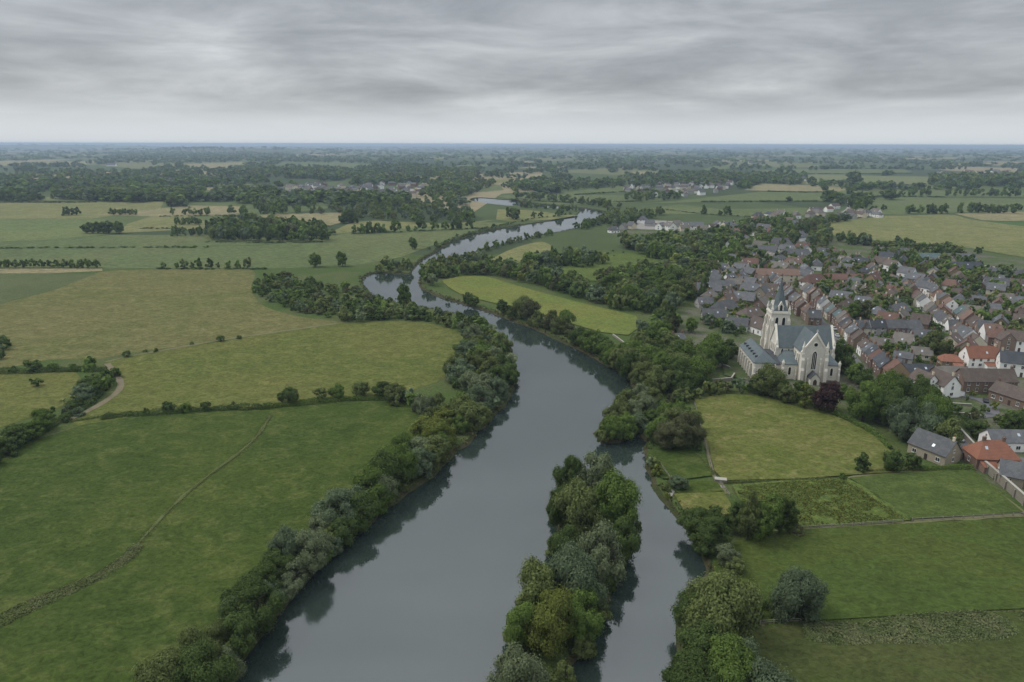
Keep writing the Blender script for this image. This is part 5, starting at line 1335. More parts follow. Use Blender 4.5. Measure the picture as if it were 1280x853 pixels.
# river hairpin and middle distance woods
wood([(430, 272), (450, 262), (500, 258), (560, 260), (592, 268), (596, 277), (580, 279), (520, 280), (470, 276), (438, 276)], 23, (10, 15), 'in the dark wood left of the hairpin', avoid=False)
wood([(440, 261), (520, 254), (572, 252), (572, 262), (500, 260), (430, 266)], 24, (9, 13), 'in the dark wood left of the hairpin', avoid=False)
belt([(625, 282), (660, 275.5), (700, 270), (716, 267.5)], 3, 9, (2.5, 5), 'on the inner bank of the hairpin', shapes=[('bush', 1)], rows=1)
belt([(540, 313), (575, 297), (612, 286), (640, 280)], 4, 9, (2.5, 5), 'on the left bank of the upper river', shapes=[('bush', 3), ('willow', 1)], rows=2, axis='x')
belt([(488, 503), (512, 508), (536, 522), (552, 540)], 4, 6.5, (5, 9), 'where the hedgerow meets the river belt', rows=2, axis='x', off=-2)
for px, py, h in ((640, 274, 16), (645, 275, 14), (667, 273, 9), (676, 272, 8), (700, 269, 11), (698, 271, 10)): tree(px, py, h, None, 'round', 'dark green', 'inside the river hairpin')
belt([(652, 259), (670, 260.5), (700, 263), (722, 265)], 6, 16, (6, 11), 'behind the river hairpin', WOODTONE, WOODSHAPE, rows=2)
belt([(650, 248), (690, 251), (730, 255), (770, 261)], 20, 18, (9, 14), 'behind the river hairpin', WOODTONE, WOODSHAPE, rows=2)
belt([(768, 266), (762, 274), (745, 281), (725, 287)], 6, 9, (6, 11), 'on the outer bank of the hairpin', rows=2)
wood([(762, 280), (785, 270), (830, 268), (800, 278), (770, 286)], 12, (8, 13), 'beside the riverside hamlet')
# right bank upward and the woods behind it
belt([(528, 360), (522, 350), (540, 338), (565, 330), (600, 322)], 6, 8, (6.5, 11), 'on the right bank of the upper bend', rows=2, axis='x', off=4)
belt([(600, 316), (622, 309), (650, 302), (690, 294)], 4, 9, (5, 8), 'on the right bank below the hairpin', rows=1, axis='x')
wood([(654, 330), (690, 326), (740, 326), (757, 331), (740, 335), (700, 334), (660, 337)], 9, (9, 14), 'in the grove behind the grass spit', WOODTONE, WOODSHAPE)
belt([(548, 349), (580, 342), (620, 343), (660, 352), (700, 362), (740, 374), (790, 389)], 7, 7.5, (7, 11.5), 'behind the bright riverside meadow', WOODTONE, WOODSHAPE, rows=2, axis='x')
belt([(600, 338), (650, 340), (690, 348), (720, 360)], 12, 9, (7, 11), 'behind the bright riverside meadow', WOODTONE, WOODSHAPE, rows=2, axis='x')
for px, py, h, sh, tn in [(560, 376, 3, 'bush', 'olive-green'), (585, 381, 8, 'round', 'dark green'), (593, 383, 7, 'round', 'mid-green'), (628, 392, 8.5, 'round', 'dark green'), (640, 398, 7.5, 'round', 'dark green'), (652, 398, 13.5, 'round', 'olive-green'), (664, 402, 13, 'round', 'brownish'),
                          (672, 408, 9, 'willow', 'olive-green'), (686, 412, 9, 'willow', 'brownish'), (700, 417, 9.5, 'willow', 'olive-green'), (712, 422, 8, 'round', 'brownish'), (706, 412, 11, 'round', 'mid-green'), (690, 405, 8, 'round', 'olive-green')]:
    tree(px, py, h, None, sh, tn, 'on the right bank at the bright meadow', force=True)
belt([(718, 430), (740, 440), (760, 452), (778, 464)], 6, 7.5, (7, 11), 'on the right bank below the bright meadow', [('mid-green', 3), ('dark green', 2), ('olive-green', 2)], [('round', 4), ('willow', 2)], rows=2, axis='x', off=-2)
wood([(772, 470), (790, 455), (806, 440), (828, 440), (860, 452), (878, 470), (880, 485), (850, 492), (812, 496), (795, 484)], 6.8, (9, 14), 'in the riverside wood left of the church', [('mid-green', 3), ('dark green', 3), ('olive-green', 2.5)], [('round', 5), ('willow', 2), ('tall', .5)], axis='x', wide=(.40, .52))
wood([(868, 462), (890, 450), (908, 443), (913, 450), (900, 462), (885, 472), (870, 476)], 7.0, (9, 14), 'in the dark grove left of the church wing', [('dark green', 4), ('mid-green', 2)], [('round', 1)], axis='x')
wood([(800, 420), (830, 402), (850, 404), (832, 424), (812, 432)], 8.0, (6, 10), 'by the allotments near the river', WOODTONE, WOODSHAPE)
tree(838, 414, 14, 4.0, 'cone', 'dark green', 'by the allotments near the river', force=True); tree(864, 416, 8.5, 3.4, 'round', 'mid-green', 'by the allotments near the river', force=True)
# wooded point at the inlet of the side channel
for px, py, h, sh, tn in [(752, 552, 4.2, 'bush', 'olive-green'), (764, 548, 8, 'round', 'mid-green'), (782, 546, 8.5, 'willow', 'mid-green'), (772, 532, 9.5, 'willow', 'olive-green'), (790, 528, 9, 'willow', 'silvery'), (784, 514, 9, 'willow', 'olive-green'), (800, 505, 8.5, 'willow', 'silvery'),
                          (806, 520, 8.5, 'willow', 'silvery'), (815, 505, 7, 'round', 'olive-green'), (798, 538, 6.5, 'willow', 'blue-green')]:
    tree(px, py, h, h * .56, sh, tn, 'on the wooded point at the side channel inlet', force=True)
for px, py, h, sh, tn in [(822, 552, 9, 'round', 'mid-green'), (838, 562, 10, 'round', 'brownish'), (856, 558, 11.5, 'round', 'brownish'), (846, 540, 9.5, 'round', 'olive-green'), (862, 540, 8.5, 'round', 'olive-green'), (834, 530, 8, 'willow', 'mid-green'), (816, 534, 7, 'round', 'dark green'), (870, 562, 3.5, 'bush', 'dark green'), (850, 524, 7, 'round', 'mid-green')]:
    tree(px, py, h, h * .55, sh, tn, 'in the copse beside the church meadow', force=True)
belt([(838, 505), (860, 500), (890, 492), (915, 487)], 3, 5.5, (4, 6.5), 'in the hedge line at the top of the church meadow', WOODTONE, [('round', 2), ('bush', 2)], rows=2, axis='x')
# bank of the side channel
belt([(812, 578), (808, 592), (818, 612), (832, 636), (848, 660)], 2.5, 3.6, (2.5, 4.2), 'along the bank of the side channel', [('olive-green', 3), ('yellowish-green', 1), ('mid-green', 2), ('silvery', 1)], [('bush', 3), ('willow', 1)], rows=2, axis='y', off=-1)
tree(849, 612, 4.4, 3.0, 'round', 'blue-green', 'standing by the curved garden path', force=True)
for px, py, h, r, sh, tn in [(868, 670, 8, 4.4, 'round', 'dark green'), (886, 684, 9, 4.8, 'round', 'dark green'), (896, 662, 6.5, 3.6, 'round', 'dark green'), (880, 690, 6, 3.6, 'willow', 'dark green'), (908, 706, 5.5, 3.2, 'willow', 'silvery'), (918, 718, 4.6, 2.8, 'willow', 'olive-green')]:
    tree(px, py, h, r, sh, tn, 'on the bank right of the side channel', force=True)
for px, py, h, r, sh, tn in [(934, 676, 14.5, 3.3, 'tall', 'olive-green'), (922, 666, 9.5, 3.2, 'tall', 'dark green'), (948, 678, 12, 3.2, 'tall', 'mid-green'), (962, 672, 12.5, 3.2, 'tall', 'mid-green'), (976, 668, 11, 2.9, 'tall', 'dark green'), (986, 664, 9.5, 2.6, 'tall', 'dark green'), (993, 668, 3.0, 2.2, 'bush', 'brownish')]:
    tree(px, py, h, r, sh, tn, 'in the slender group by the weed field', force=True)
tree(993, 772, 12.0, 6.0, 'willow', 'blue-green', 'standing alone in the right foreground meadow', force=True)
for px, py, h, r, sh, tn in [(895, 802, 16, 8.2, 'willow', 'olive-green'), (868, 792, 10, 4.8, 'round', 'dark green'), (880, 840, 10, 5.6, 'round', 'dark green'), (905, 872, 12, 6.0, 'round', 'mid-green'), (955, 905, 12, 6.2, 'willow', 'blue-green'), (990, 920, 9, 5, 'round', 'dark green'),
                             (862, 880, 10, 5.6, 'round', 'dark green'), (930, 850, 9, 5.0, 'willow', 'blue-green'), (940, 776, 4.5, 3.0, 'bush', 'dark green'), (925, 930, 12, 6, 'willow', 'olive-green'), (1010, 905, 6.5, 4, 'bush', 'brownish'), (962, 768, 4.0, 2.6, 'bush', 'dark green')]:
    tree(px, py, h, r, sh, tn, 'in the clump at the bottom right bank', 'y', force=True)
# trees round the church and the lane
for px, py, h, sh, tn in [(960, 496, 13.5, 'round', 'olive-green'), (946, 492, 8, 'round', 'dark green'), (976, 498, 8.5, 'round', 'mid-green'), (984, 505, 8.0, 'round', 'olive-green'), (1000, 498, 7.5, 'round', 'dark green'), (1005, 511, 10.5, 'tall', 'yellowish-green'),
                          (1033, 514, 12, 'round', 'purple-leaved'), (1052, 500, 7, 'tall', 'mid-green')]:
    tree(px, py, h, h * (.5 if sh == 'round' else .3), sh, tn, 'in the row before the church', force=True)
for px, py, h, sh, tn in [(1048, 462, 14, 'round', 'dark green'), (1056, 470, 9, 'round', 'dark green'), (1068, 478, 9, 'round', 'mid-green'), (1080, 486, 9, 'round', 'dark green')]:
    tree(px, py, h, h * .42, sh, tn, 'between the church and the street', force=True)
for px, py, h, sh, tn in [(1078, 526, 13, 'round', 'mid-green'), (1090, 520, 9, 'round', 'dark green'), (1106, 512, 13, 'round', 'mid-green'), (1112, 532, 12, 'round', 'dark green'), (1126, 520, 13, 'round', 'dark green'), (1142, 522, 13, 'round', 'dark green'), (1160, 530, 12, 'round', 'dark green'), (1130, 548, 12.5, 'willow', 'blue-green'),
                          (1152, 552, 12, 'willow', 'blue-green'), (1166, 540, 12, 'round', 'mid-green'), (1181, 562, 9.5, 'round', 'olive-green'), (1150, 500, 9, 'round', 'dark green'), (1094, 502, 8, 'round', 'dark green'), (1122, 498, 9, 'round', 'dark green'), (1160, 512, 8, 'round', 'mid-green')]:
    tree(px, py, h * 1.18, h * .5, sh, tn, 'in the dense trees between meadow and lane', force=True)
tree(1077, 590, 6.5, 2.4, 'cone', 'dark green', 'in the line of three shrubs above the right meadow', force=True); tree(1114, 589, 7.2, 3.1, 'round', 'dark green', 'in the line of three shrubs above the right meadow', force=True); tree(1140, 587, 5.8, 2.8, 'round', 'dark green', 'in the line of three shrubs above the right meadow', force=True)
tree(1053, 600, 2.2, 1.2, 'bush', 'mid-green', 'at the head of the weed field ditch', force=True)
for px, py, h, tn in [(1222, 548, 6.5, 'dark green'), (1268, 542, 8, 'dark green'), (1284, 535, 8, 'dark green'), (1256, 538, 6, 'mid-green'), (1208, 524, 2.6, 'dark green'), (1238, 498, 2, 'mid-green'), (1268, 527, 3, 'mid-green'), (1216, 518, 2.6, 'dark green'), (1248, 600, 3, 'dark green')]:
    tree(px, py, h, h * .52, 'round' if h > 3 else 'bush', tn, 'round the farmhouse driveway', force=True)
tree(1166, 446, 13, 7.0, 'round', 'olive-green', 'in the gardens between the two streets', force=True)
# village greenery
fillw = lambda poly, sp, hr, zone, n=None, tones=WOODTONE, shapes=WOODSHAPE: wood(poly, sp, hr, zone, tones, shapes, n)
fillw([(1090, 400), (1160, 392), (1205, 424), (1222, 446), (1150, 456), (1120, 450), (1084, 428)], 6.2, (3, 7), 'in the gardens between the two streets')
fillw([(1040, 325), (1130, 345), (1160, 375), (1120, 395), (1060, 400), (1020, 372)], 7.2, (4.5, 10), 'in the gardens behind the church street')
fillw([(1150, 345), (1240, 365), (1300, 392), (1300, 440), (1250, 425), (1190, 388)], 7.6, (4.5, 10), 'in the gardens above the upper street')
fillw([(1085, 318), (1170, 320), (1240, 345), (1300, 352), (1300, 385), (1190, 350), (1110, 332)], 9.5, (6, 12), 'in the upper right gardens')
fillw([(880, 345), (960, 340), (1000, 350), (985, 375), (965, 400), (925, 425), (880, 405)], 8.5, (3.5, 7.5), 'in the gardens left of the spire')
fillw([(1180, 492), (1250, 490), (1280, 520), (1200, 545), (1176, 522)], 9, (2, 4), 'round the farmhouse driveway', 14)
fillw([(1060, 498), (1100, 500), (1120, 508), (1090, 512), (1060, 505)], 7, (4, 7), 'between the church and the street', 7)
wood([(905, 340), (960, 322), (1010, 315), (1050, 322), (1040, 335), (1000, 345), (950, 350), (905, 350)], 13, (6, 10.5), 'in the wooded upper village')
wood([(860, 300), (930, 284), (985, 275), (1010, 290), (985, 312), (940, 325), (900, 345), (870, 345), (865, 320)], 14, (7.5, 13), 'in the wooded upper village')
wood([(790, 308), (830, 304), (880, 304), (900, 306), (880, 330), (850, 338), (800, 318), (772, 306)], 11, (10, 16), 'in the tall wood before the riverside hamlet', shapes=[('round', 1)])
wood([(745, 355), (790, 345), (850, 340), (882, 345), (884, 372), (850, 380), (838, 396), (800, 392), (770, 372)], 9.5, (9, 14.5), 'in the wood behind the bright meadow')
wood([(700, 330), (735, 322), (772, 312), (790, 316), (760, 326), (720, 338)], 15, (2, 4), 'in the scrubby clearing', shapes=[('bush', 1)])
wood([(740, 345), (790, 348), (870, 334), (860, 325), (800, 336), (760, 340)], 10, (3, 5.5), 'in the scrubby clearing', shapes=[('bush', 2), ('round', 1)])
belt([(1005, 292), (1010, 285), (1030, 280), (1060, 276)], 8, 13, (8, 13), 'along the country road', WOODTONE, WOODSHAPE, rows=2)
wood([(1012, 300), (1028, 290), (1036, 300), (1034, 312), (1014, 312)], 11, (8, 14), 'along the country road')
# dark hedge trees at the edge of the olive field
belt([(1052, 302), (1075, 306), (1110, 309), (1140, 313), (1178, 317), (1208, 321)], 8, 8.5, (7, 12), 'along the lower edge of the olive field', WOODTONE, [('round', 3), ('bush', 2)], rows=2)
for px, py, h in ((1062, 306, 11), (1175, 326, 14), (1188, 322, 9), (1222, 318, 7)): tree(px, py, h, None, 'round', 'dark green', 'along the lower edge of the olive field')
# right far pasture rows
for px in (1135, 1139, 1149, 1161, 1165, 1176, 1179): tree(px, 267.5, TR.uniform(12, 16), TR.uniform(5, 6.5), 'round', TR.choice(['dark green', 'mid-green']), 'in the left row on the far right pasture')
for px in (1200, 1213, 1221, 1230, 1239, 1247, 1254, 1262, 1269): tree(px, 266.8, TR.uniform(12, 17), TR.uniform(5, 6.5), 'round', TR.choice(['dark green', 'mid-green']), 'in the right row on the far right pasture')
for px in (1126, 1137, 1142, 1152, 1159, 1184, 1196, 1207, 1216, 1226, 1239, 1244, 1254, 1262, 1270, 1282): tree(px, 245 + (px - 1126) * .012, TR.uniform(13, 20), TR.uniform(5, 6.5), 'round', TR.choice(['dark green', 'mid-green']), 'in the upper tree line at the far right')
for px in (1106, 1111, 1116): tree(px, 250, 18, 9, 'round', 'dark green', 'in the round clump on the far right pasture')
for px, py in ((1034, 252), (1040, 253), (1047, 251), (1043, 256), (1050, 258), (1064, 256), (1070, 258), (1076, 256), (1082, 258), (1066, 262), (1072, 265), (1078, 262), (1066, 248), (1086, 252)): tree(px, py, TR.uniform(15, 22), None, 'round', TR.choice(['dark green', 'mid-green']), 'in the clump beyond the country road')
for px in (1063, 1067): tree(px, 230, 30, 15, 'round', 'dark green', 'standing alone in the far pale pasture')
for px, py, h in ((879, 268, 13), (909, 269, 13), (900, 270, 8), (986, 253, 10), (1090, 268, 12), (1104, 263, 9)): tree(px, py, h, None, 'round', 'dark green', 'dotted over the far green fields')
# dedicated distant woods
for poly, sp, hr in [
    ([(-40, 250), (60, 242), (100, 246), (130, 244), (235, 244), (330, 246), (330, 241), (230, 240), (90, 233), (-40, 236)], 36, (11, 16)),
    ([(95, 250), (100, 244), (150, 243), (230, 246), (236, 250), (160, 251), (110, 251)], 15, (12, 18)),
    ([(300, 212), (420, 214), (520, 224), (545, 233), (480, 230), (420, 226), (330, 222), (290, 218)], 36, (13, 20)), ([(480, 210), (590, 214), (600, 224), (560, 226), (500, 216)], 30, (13, 20)),
    ([(150, 192), (250, 189), (440, 199), (470, 206), (330, 202), (200, 205), (130, 200)], 85, (13, 22)),
    ([(545, 236), (600, 228), (620, 230), (600, 240), (588, 245), (572, 250), (540, 252), (525, 246)], 24, (10, 16)), ([(628, 234), (640, 229), (730, 228), (735, 236), (700, 240), (640, 240)], 26, (8, 12)),
    ([(740, 232), (790, 224), (840, 218), (900, 220), (860, 226), (800, 232), (760, 238)], 46, (12, 18)), ([(850, 232), (900, 219), (960, 221), (1000, 229), (990, 232), (920, 226), (890, 236)], 34, (12, 18)),
    ([(780, 250), (800, 244), (850, 246), (850, 250), (800, 252)], 22, (10, 15)), ([(1164, 233), (1166, 225), (1225, 225), (1227, 233)], 22, (16, 24)), ([(1231, 234), (1233, 225), (1300, 225), (1300, 234)], 22, (16, 24)),
    ([(0, 222), (140, 218), (330, 220), (330, 228), (160, 226), (0, 229)], 44, (11, 17))]:
    wood(poly, sp, hr, 'far', avoid=False)
# the wooded plain up to the horizon: clumps laid with even density in depth, patchy
def vnoise(x, y, seed=0):
    xi, yi = np.floor(x), np.floor(y); fx, fy = x - xi, y - yi; fx = fx * fx * (3 - 2 * fx); fy = fy * fy * (3 - 2 * fy)
    h = lambda a, b_: np.modf(np.abs(np.sin(a * 127.1 + b_ * 311.7 + seed * 74.7) * 43758.5453))[0]
    return (h(xi, yi) * (1 - fx) + h(xi + 1, yi) * fx) * (1 - fy) + (h(xi, yi + 1) * (1 - fx) + h(xi + 1, yi + 1) * fx) * fy
FIELDS_CLEAR = [[(583, 238), (655, 240), (700, 246), (700, 256), (700, 264), (655, 268), (583, 268)], [(-140, 335), (600, 286), (640, 278), (620, 272), (330, 268), (330, 256), (235, 254), (-140, 253)], [(700, 243), (1400, 236), (1400, 330), (1024, 276), (860, 270), (770, 268)], [(1000, 230), (1010, 219), (1160, 221), (1165, 228), (1200, 236), (1080, 235)],
                [(930, 238), (950, 230), (1070, 236), (1050, 240)], [(335, 204), (430, 203), (470, 207), (440, 214)], [(220, 206), (310, 203), (305, 211), (240, 212)], [(592, 226), (642, 224), (645, 242), (592, 241)], [(170, 238), (330, 232), (330, 236), (175, 240)],
                [(100, 231.5), (250, 228), (330, 231), (110, 234)], [(-140, 205), (90, 202), (95, 207), (-140, 208.5)], [(940, 214), (1130, 212), (1140, 216), (1000, 218)], [(700, 242), (790, 231), (792, 240)], [(345, 236), (545, 230), (520, 247), (345, 249)], [(780, 237), (935, 228), (900, 243), (785, 245)]]
FAR_CLUMPS = []
npx = 15000
sx_ = RNG.uniform(-60, 1340, npx); sy_ = 182.6 + 75 * RNG.uniform(0, 1, npx) ** 1.55
for a, b_ in zip(sx_, sy_):
    if any(pip(a, b_, f) for f in FIELDS_CLEAR): continue
    p = gp(a, b_); d = p[1]
    if d > 26000: continue
    v = .45 * vnoise(np.array(p[0] / 260), np.array(p[1] / 420), 3) + .55 * vnoise(np.array(p[0] / 75), np.array(p[1] / 150), 5)
    if v < .52: continue
    if water_at(p[0], p[1]): continue
    g = max(1.0, d / 2600)
    FAR_CLUMPS.append((p[0], p[1], RNG.uniform(10, 17) * (1 + .12 * min(g, 6)), RNG.uniform(8, 13) * g ** .75))
# hedgerows across the middle distance
for ln in ([(-140, 312), (120, 310), (260, 309.5)], [(260, 303), (340, 304), (405, 303)], [(-140, 253), (100, 253.5), (200, 251.5)], [(880, 253), (960, 252.5), (1035, 252)], [(960, 240), (1010, 241), (1045, 240.5)], [(770, 268), (820, 262), (880, 268), (960, 272)], [(1060, 246), (1120, 246), (1180, 247)],
           [(720, 244), (790, 240), (850, 242)], [(640, 250), (720, 254), (800, 252)], [(330, 283), (262, 286), (180, 286)], [(200, 271), (260, 270), (300, 269)], [(940, 218), (1040, 217.5), (1140, 217)], [(1010, 211.5), (1100, 211), (1150, 212)], [(200, 336.5), (330, 336.5)], [(440, 292.6), (620, 285)],
           [(410, 283), (330, 281.5)], [(1000, 219), (940, 222)], [(1030, 277), (1100, 271)]):
    w = catmull(W2(ln), 4.5)
    for p in w:
        if RNG.random() < .8: FAR_CLUMPS.append((p[0] + RNG.normal(0, 1), p[1] + RNG.normal(0, 1), RNG.uniform(.9, 1.8) + (p[1] > 1200) * 1.2, RNG.uniform(2.2, 3.6) + (p[1] > 1200) * 2))

# ---------------------------------------------------------------- turn specs into things
for t in TREES:
    t['p'] = proj(t['x'], t['y'], t['h'] * .5); t['ppm'] = pxm(t['x'], t['y'], t['h'] * .5); t['d'] = hypot(t['x'], t['y'])
    vis = -20 < t['p'][0] < 1300 and proj(t['x'], t['y'], t['h'])[1] < 850
    t['show'] = (t['h'] * t['ppm'] * 1.3 + t['r'] * t['ppm'] * 2) * (1.6 if t['force'] else 1) if vis else 0
seen_t = sorted([t for t in TREES if t['show'] > 0 and t['shape'] != 'bush' and t['zone'] != 'far'], key=lambda t: -t['show'])
seen_b = sorted([t for t in TREES if t['show'] > 0 and t['shape'] == 'bush' and t['zone'] != 'far'], key=lambda t: -t['show'])
BIGT = seen_t[:298]; BIGB = seen_b[:110]
STUFFT = seen_t[298:] + seen_b[110:] + [t for t in TREES if t['zone'] == 'far' and -30 < t['p'][0] < 1310]
KIND = {'round': 'broadleaf tree', 'willow': 'willow', 'tall': 'slender tree', 'cone': 'conical tree', 'bush': 'bush'}
cells = {}
for t in BIGT + BIGB: cells.setdefault((t['tone'], t['shape'], t['zone']), []).append(t)
for (tn, sh, zn), ts in cells.items():
    ax = ts[0]['axis']
    ts.sort(key=lambda t: t['p'][0] if ax == 'x' else -t['p'][1])
    for k, t in enumerate(ts):
        kd = f"{tn} {KIND[sh]}"
        if len(ts) == 1: t['label'] = f"{kd} {zn}"
        elif ax == 'x': t['label'] = f"leftmost {kd} {zn}" if k == 0 else f"rightmost {kd} {zn}" if k == len(ts) - 1 else f"{ordinal(k)} {kd} from left {zn}"
        else: t['label'] = f"nearest {kd} {zn}" if k == 0 else f"farthest {kd} {zn}" if k == len(ts) - 1 else f"{ordinal(k)} nearest {kd} {zn}"
for i, t in enumerate(BIGT + BIGB):
    rad = t['r'] * t['ppm']
    lod = -1 if rad > 34 else 0 if rad > 20 else 1 if rad > 11 else 2
    sh = t['shape']; nm = 'bush' if sh == 'bush' else 'willow_tree' if sh == 'willow' else 'tree'
    root = tag(empty(nm, (t['x'], t['y'], -.05), TR.uniform(0, 2 * pi)), t['label'], 'bush' if sh == 'bush' else 'tree', ('bushes ' if sh == 'bush' else 'trees ') + t['zone'])
    c = bpy.data.objects.new('crown', crown(sh, i * 7 + int(t['x']) , lod)); COL.objects.link(c); c.parent = root
    c.scale = (t['r'] * TR.uniform(.93, 1.07), t['r'] * TR.uniform(.93, 1.07), t['h'])
    c.material_slots[0].link = 'OBJECT'; c.material_slots[0].material = LEAF[t['tone']]
    k = bpy.data.objects.new('trunk', TRUNK[sh]); COL.objects.link(k); k.parent = root
    k.scale = (t['r'], t['r'], t['h'] * .9)
# everything smaller: one woodland
M_LEAFA = leaf_mat('leaves_woodland', None, attr=True, objvar=0)
def tonecol(tn, f=1.0):
    b_ = np.array(TONE[tn]) * 1.2; return b_ * f * RNG.uniform(.8, 1.2)
LOW = [crown_quads(900 + i, 520, .34, 'round', 12) for i in range(4)] + [crown_quads(950, 420, .36, 'bush', 9)]
FARQ = [crown_quads(970 + i, 90, .72, 'round', 8) for i in range(4)]
FARQ2 = [crown_quads(980 + i, 44, .95, 'round', 6) for i in range(4)]
TL = list(TONE)[:5]
near_s = [t for t in STUFFT if t['d'] < 1300]; far_s = [t for t in STUFFT if t['d'] >= 1300]
v1 = [(t['x'], t['y'], 0, t['h'], t['r'] * 1.05, tonecol(t['tone'])) for t in near_s]
v2 = [(t['x'], t['y'], 0, t['h'], t['r'] * 1.25, tonecol(t['tone'])) for t in far_s]
v3 = [(x, y, 0, h, r, tonecol(TR.choice(['dark green', 'dark green', 'mid-green', 'blue-green']))) for x, y, h, r in FAR_CLUMPS]
def merged_all():
    vs, cs = [], []
    for specs, protos in ((v1, LOW), (v2, FARQ), ([s for s in v3 if s[1] < 3500], FARQ), ([s for s in v3 if s[1] >= 3500], FARQ2)):
        for (x, y, z, h, r, col) in specs:
            z = hill_z(x, y) if y > 3000 else z
            q = protos[int(RNG.integers(len(protos)))]; a = RNG.uniform(0, 2 * pi)
            rr = np.empty_like(q); rr[..., 0] = (q[..., 0] * cos(a) - q[..., 1] * sin(a)) * r + x; rr[..., 1] = (q[..., 0] * sin(a) + q[..., 1] * cos(a)) * r + y; rr[..., 2] = q[..., 2] * h + z
            vs.append(rr.reshape(-1, 3)); cs.append(np.broadcast_to(np.array([*col, 1.0]), (len(q) * 4, 4)))
    v = np.concatenate(vs).astype(np.float32); c = np.concatenate(cs).astype(np.float32)
    me = np_mesh('woodland', v, np.arange(len(v)).reshape(-1, 4))
    at = me.color_attributes.new('tone', 'FLOAT_COLOR', 'POINT'); at.data.foreach_set('color', np.ascontiguousarray(c).ravel())
    tag(link('woodland', me, M_LEAFA), 'dark distant woods and tree belts reaching to the horizon', 'woodland', None, 'stuff')
merged_all()
print('TREES', len(TREES), 'big', len(BIGT), 'seen', len(seen_t), 'bush', len(seen_b), 'stuff near', len(near_s), 'far', len(far_s), 'clumps', len(FAR_CLUMPS), 'cut', round(BIGT[-1]['show'], 1))
# ================================================================== HEDGES, WALLS, FENCES, CARS, ROUGH GRASS
def strip_leaves(line, width, hr, dens, leaf, world=False, lump=3.0, up=0.0):
    w = catmull(line if world else W2(line), 0.6); t = unit(np.gradient(w, axis=0)); n = np.stack([t[:, 1], -t[:, 0]], 1)
    L_ = 0.6 * len(w); k = int(L_ * dens); i = RNG.integers(0, len(w), k)
    hh = hr[0] + (hr[1] - hr[0]) * vnoise(i * .6 / lump, np.full(k, 1.7), int(w[0, 0]) % 50)
    wd = width * (.65 + .7 * vnoise(i * .6 / lump * .8, np.full(k, 5.1), 2))
    a = RNG.uniform(0, pi, k); rr = RNG.uniform(.45, 1.0, k) ** .5
    o = np.cos(a) * rr * wd / 2; z = np.sin(a) * rr * hh
    c = np.column_stack([w[i, 0] + n[i, 0] * o + RNG.normal(0, .2, k), w[i, 1] + n[i, 1] * o + RNG.normal(0, .2, k), np.maximum(z, .05)])
    nn = unit(np.column_stack([n[i, 0] * np.cos(a), n[i, 1] * np.cos(a), np.sin(a) + up]) + RNG.normal(0, .5, (k, 3)))
    return quads_from(c, nn, leaf * RNG.uniform(.6, 1.4, k), RNG)
def hedge(line, width, hr, tone, label, dens=90, leaf=.42, group=None, world=False):
    q = strip_leaves(line, width, hr, dens, leaf, world)
    o = link('hedge', quads_mesh('hedge', q), LEAF[tone]); return tag(o, label, 'hedge', group)
HG = 'hedges between the fields'
hedge([(128, 524), (160, 520), (205, 517), (265, 513), (330, 511)], 3.0, (.5, 3.0), 'dark green', 'dark scrubby hedgerow between the two left meadows, track end', group=HG)
hedge([(330, 511), (370, 506), (440, 500.5), (505, 500)], 3.4, (.7, 3.2), 'mid-green', 'bushy hedgerow between the two left meadows, river end', group=HG)
hedge([(-30, 574), (0, 564), (40, 546), (80, 525), (110, 507), (126, 490), (130, 474)], 4.0, (1.0, 3.4), 'dark green', 'thick low hedge filling in under the trackside bushes', group=HG)
hedge([(88, 527), (118, 523), (140, 519)], 1.6, (.4, .9), 'olive-green', 'low weedy verge where the dirt track meets the hedgerow', group=HG, leaf=.3)
hedge([(-30, 467), (30, 466), (100, 464), (132, 464)], 4.0, (1.5, 3.0), 'dark green', 'dense hedge behind the small enclosed meadow', group=HG)
hedge([(905, 604), (945, 603), (985, 602), (1030, 600), (1058, 599)], 1.2, (.5, 1.1), 'olive-green', 'thin weedy hedge along the lower edge of the church meadow', group=HG, leaf=.3, dens=70)
hedge([(1064, 601), (1085, 614), (1110, 633), (1138, 652)], 1.0, (.3, .7), 'dark green', 'dark ditch-side growth running diagonally beside the weed field', group=HG, leaf=.28, dens=70)
hedge([(1152, 589), (1180, 588), (1214, 587)], 2.0, (1.7, 2.1), 'mid-green', 'clipped green hedge below the stone house', group=HG, leaf=.3, dens=160)
hedge([(925, 486), (960, 494), (1000, 504), (1040, 518), (1085, 538), (1112, 562)], 2.4, (1.2, 2.4), 'mid-green', 'leafy hedge curving round the top of the church meadow', group=HG)
hedge([(1085, 590), (1115, 589), (1150, 588)], 1.2, (.5, 1.2), 'olive-green', 'low growth under the three dark shrubs', group=HG, leaf=.3, dens=70)
hedge([(870, 568), (893, 594)], 1.0, (.5, 1.0), 'olive-green', 'weedy fringe between the paddock and the church meadow', group=HG, leaf=.3, dens=70)
hedge([(958, 783), (1010, 780), (1120, 775.5), (1300, 765)], 1.2, (.3, .7), 'mid-green', 'low grassy ridge above the rough strip', group=HG, leaf=.28, dens=80)
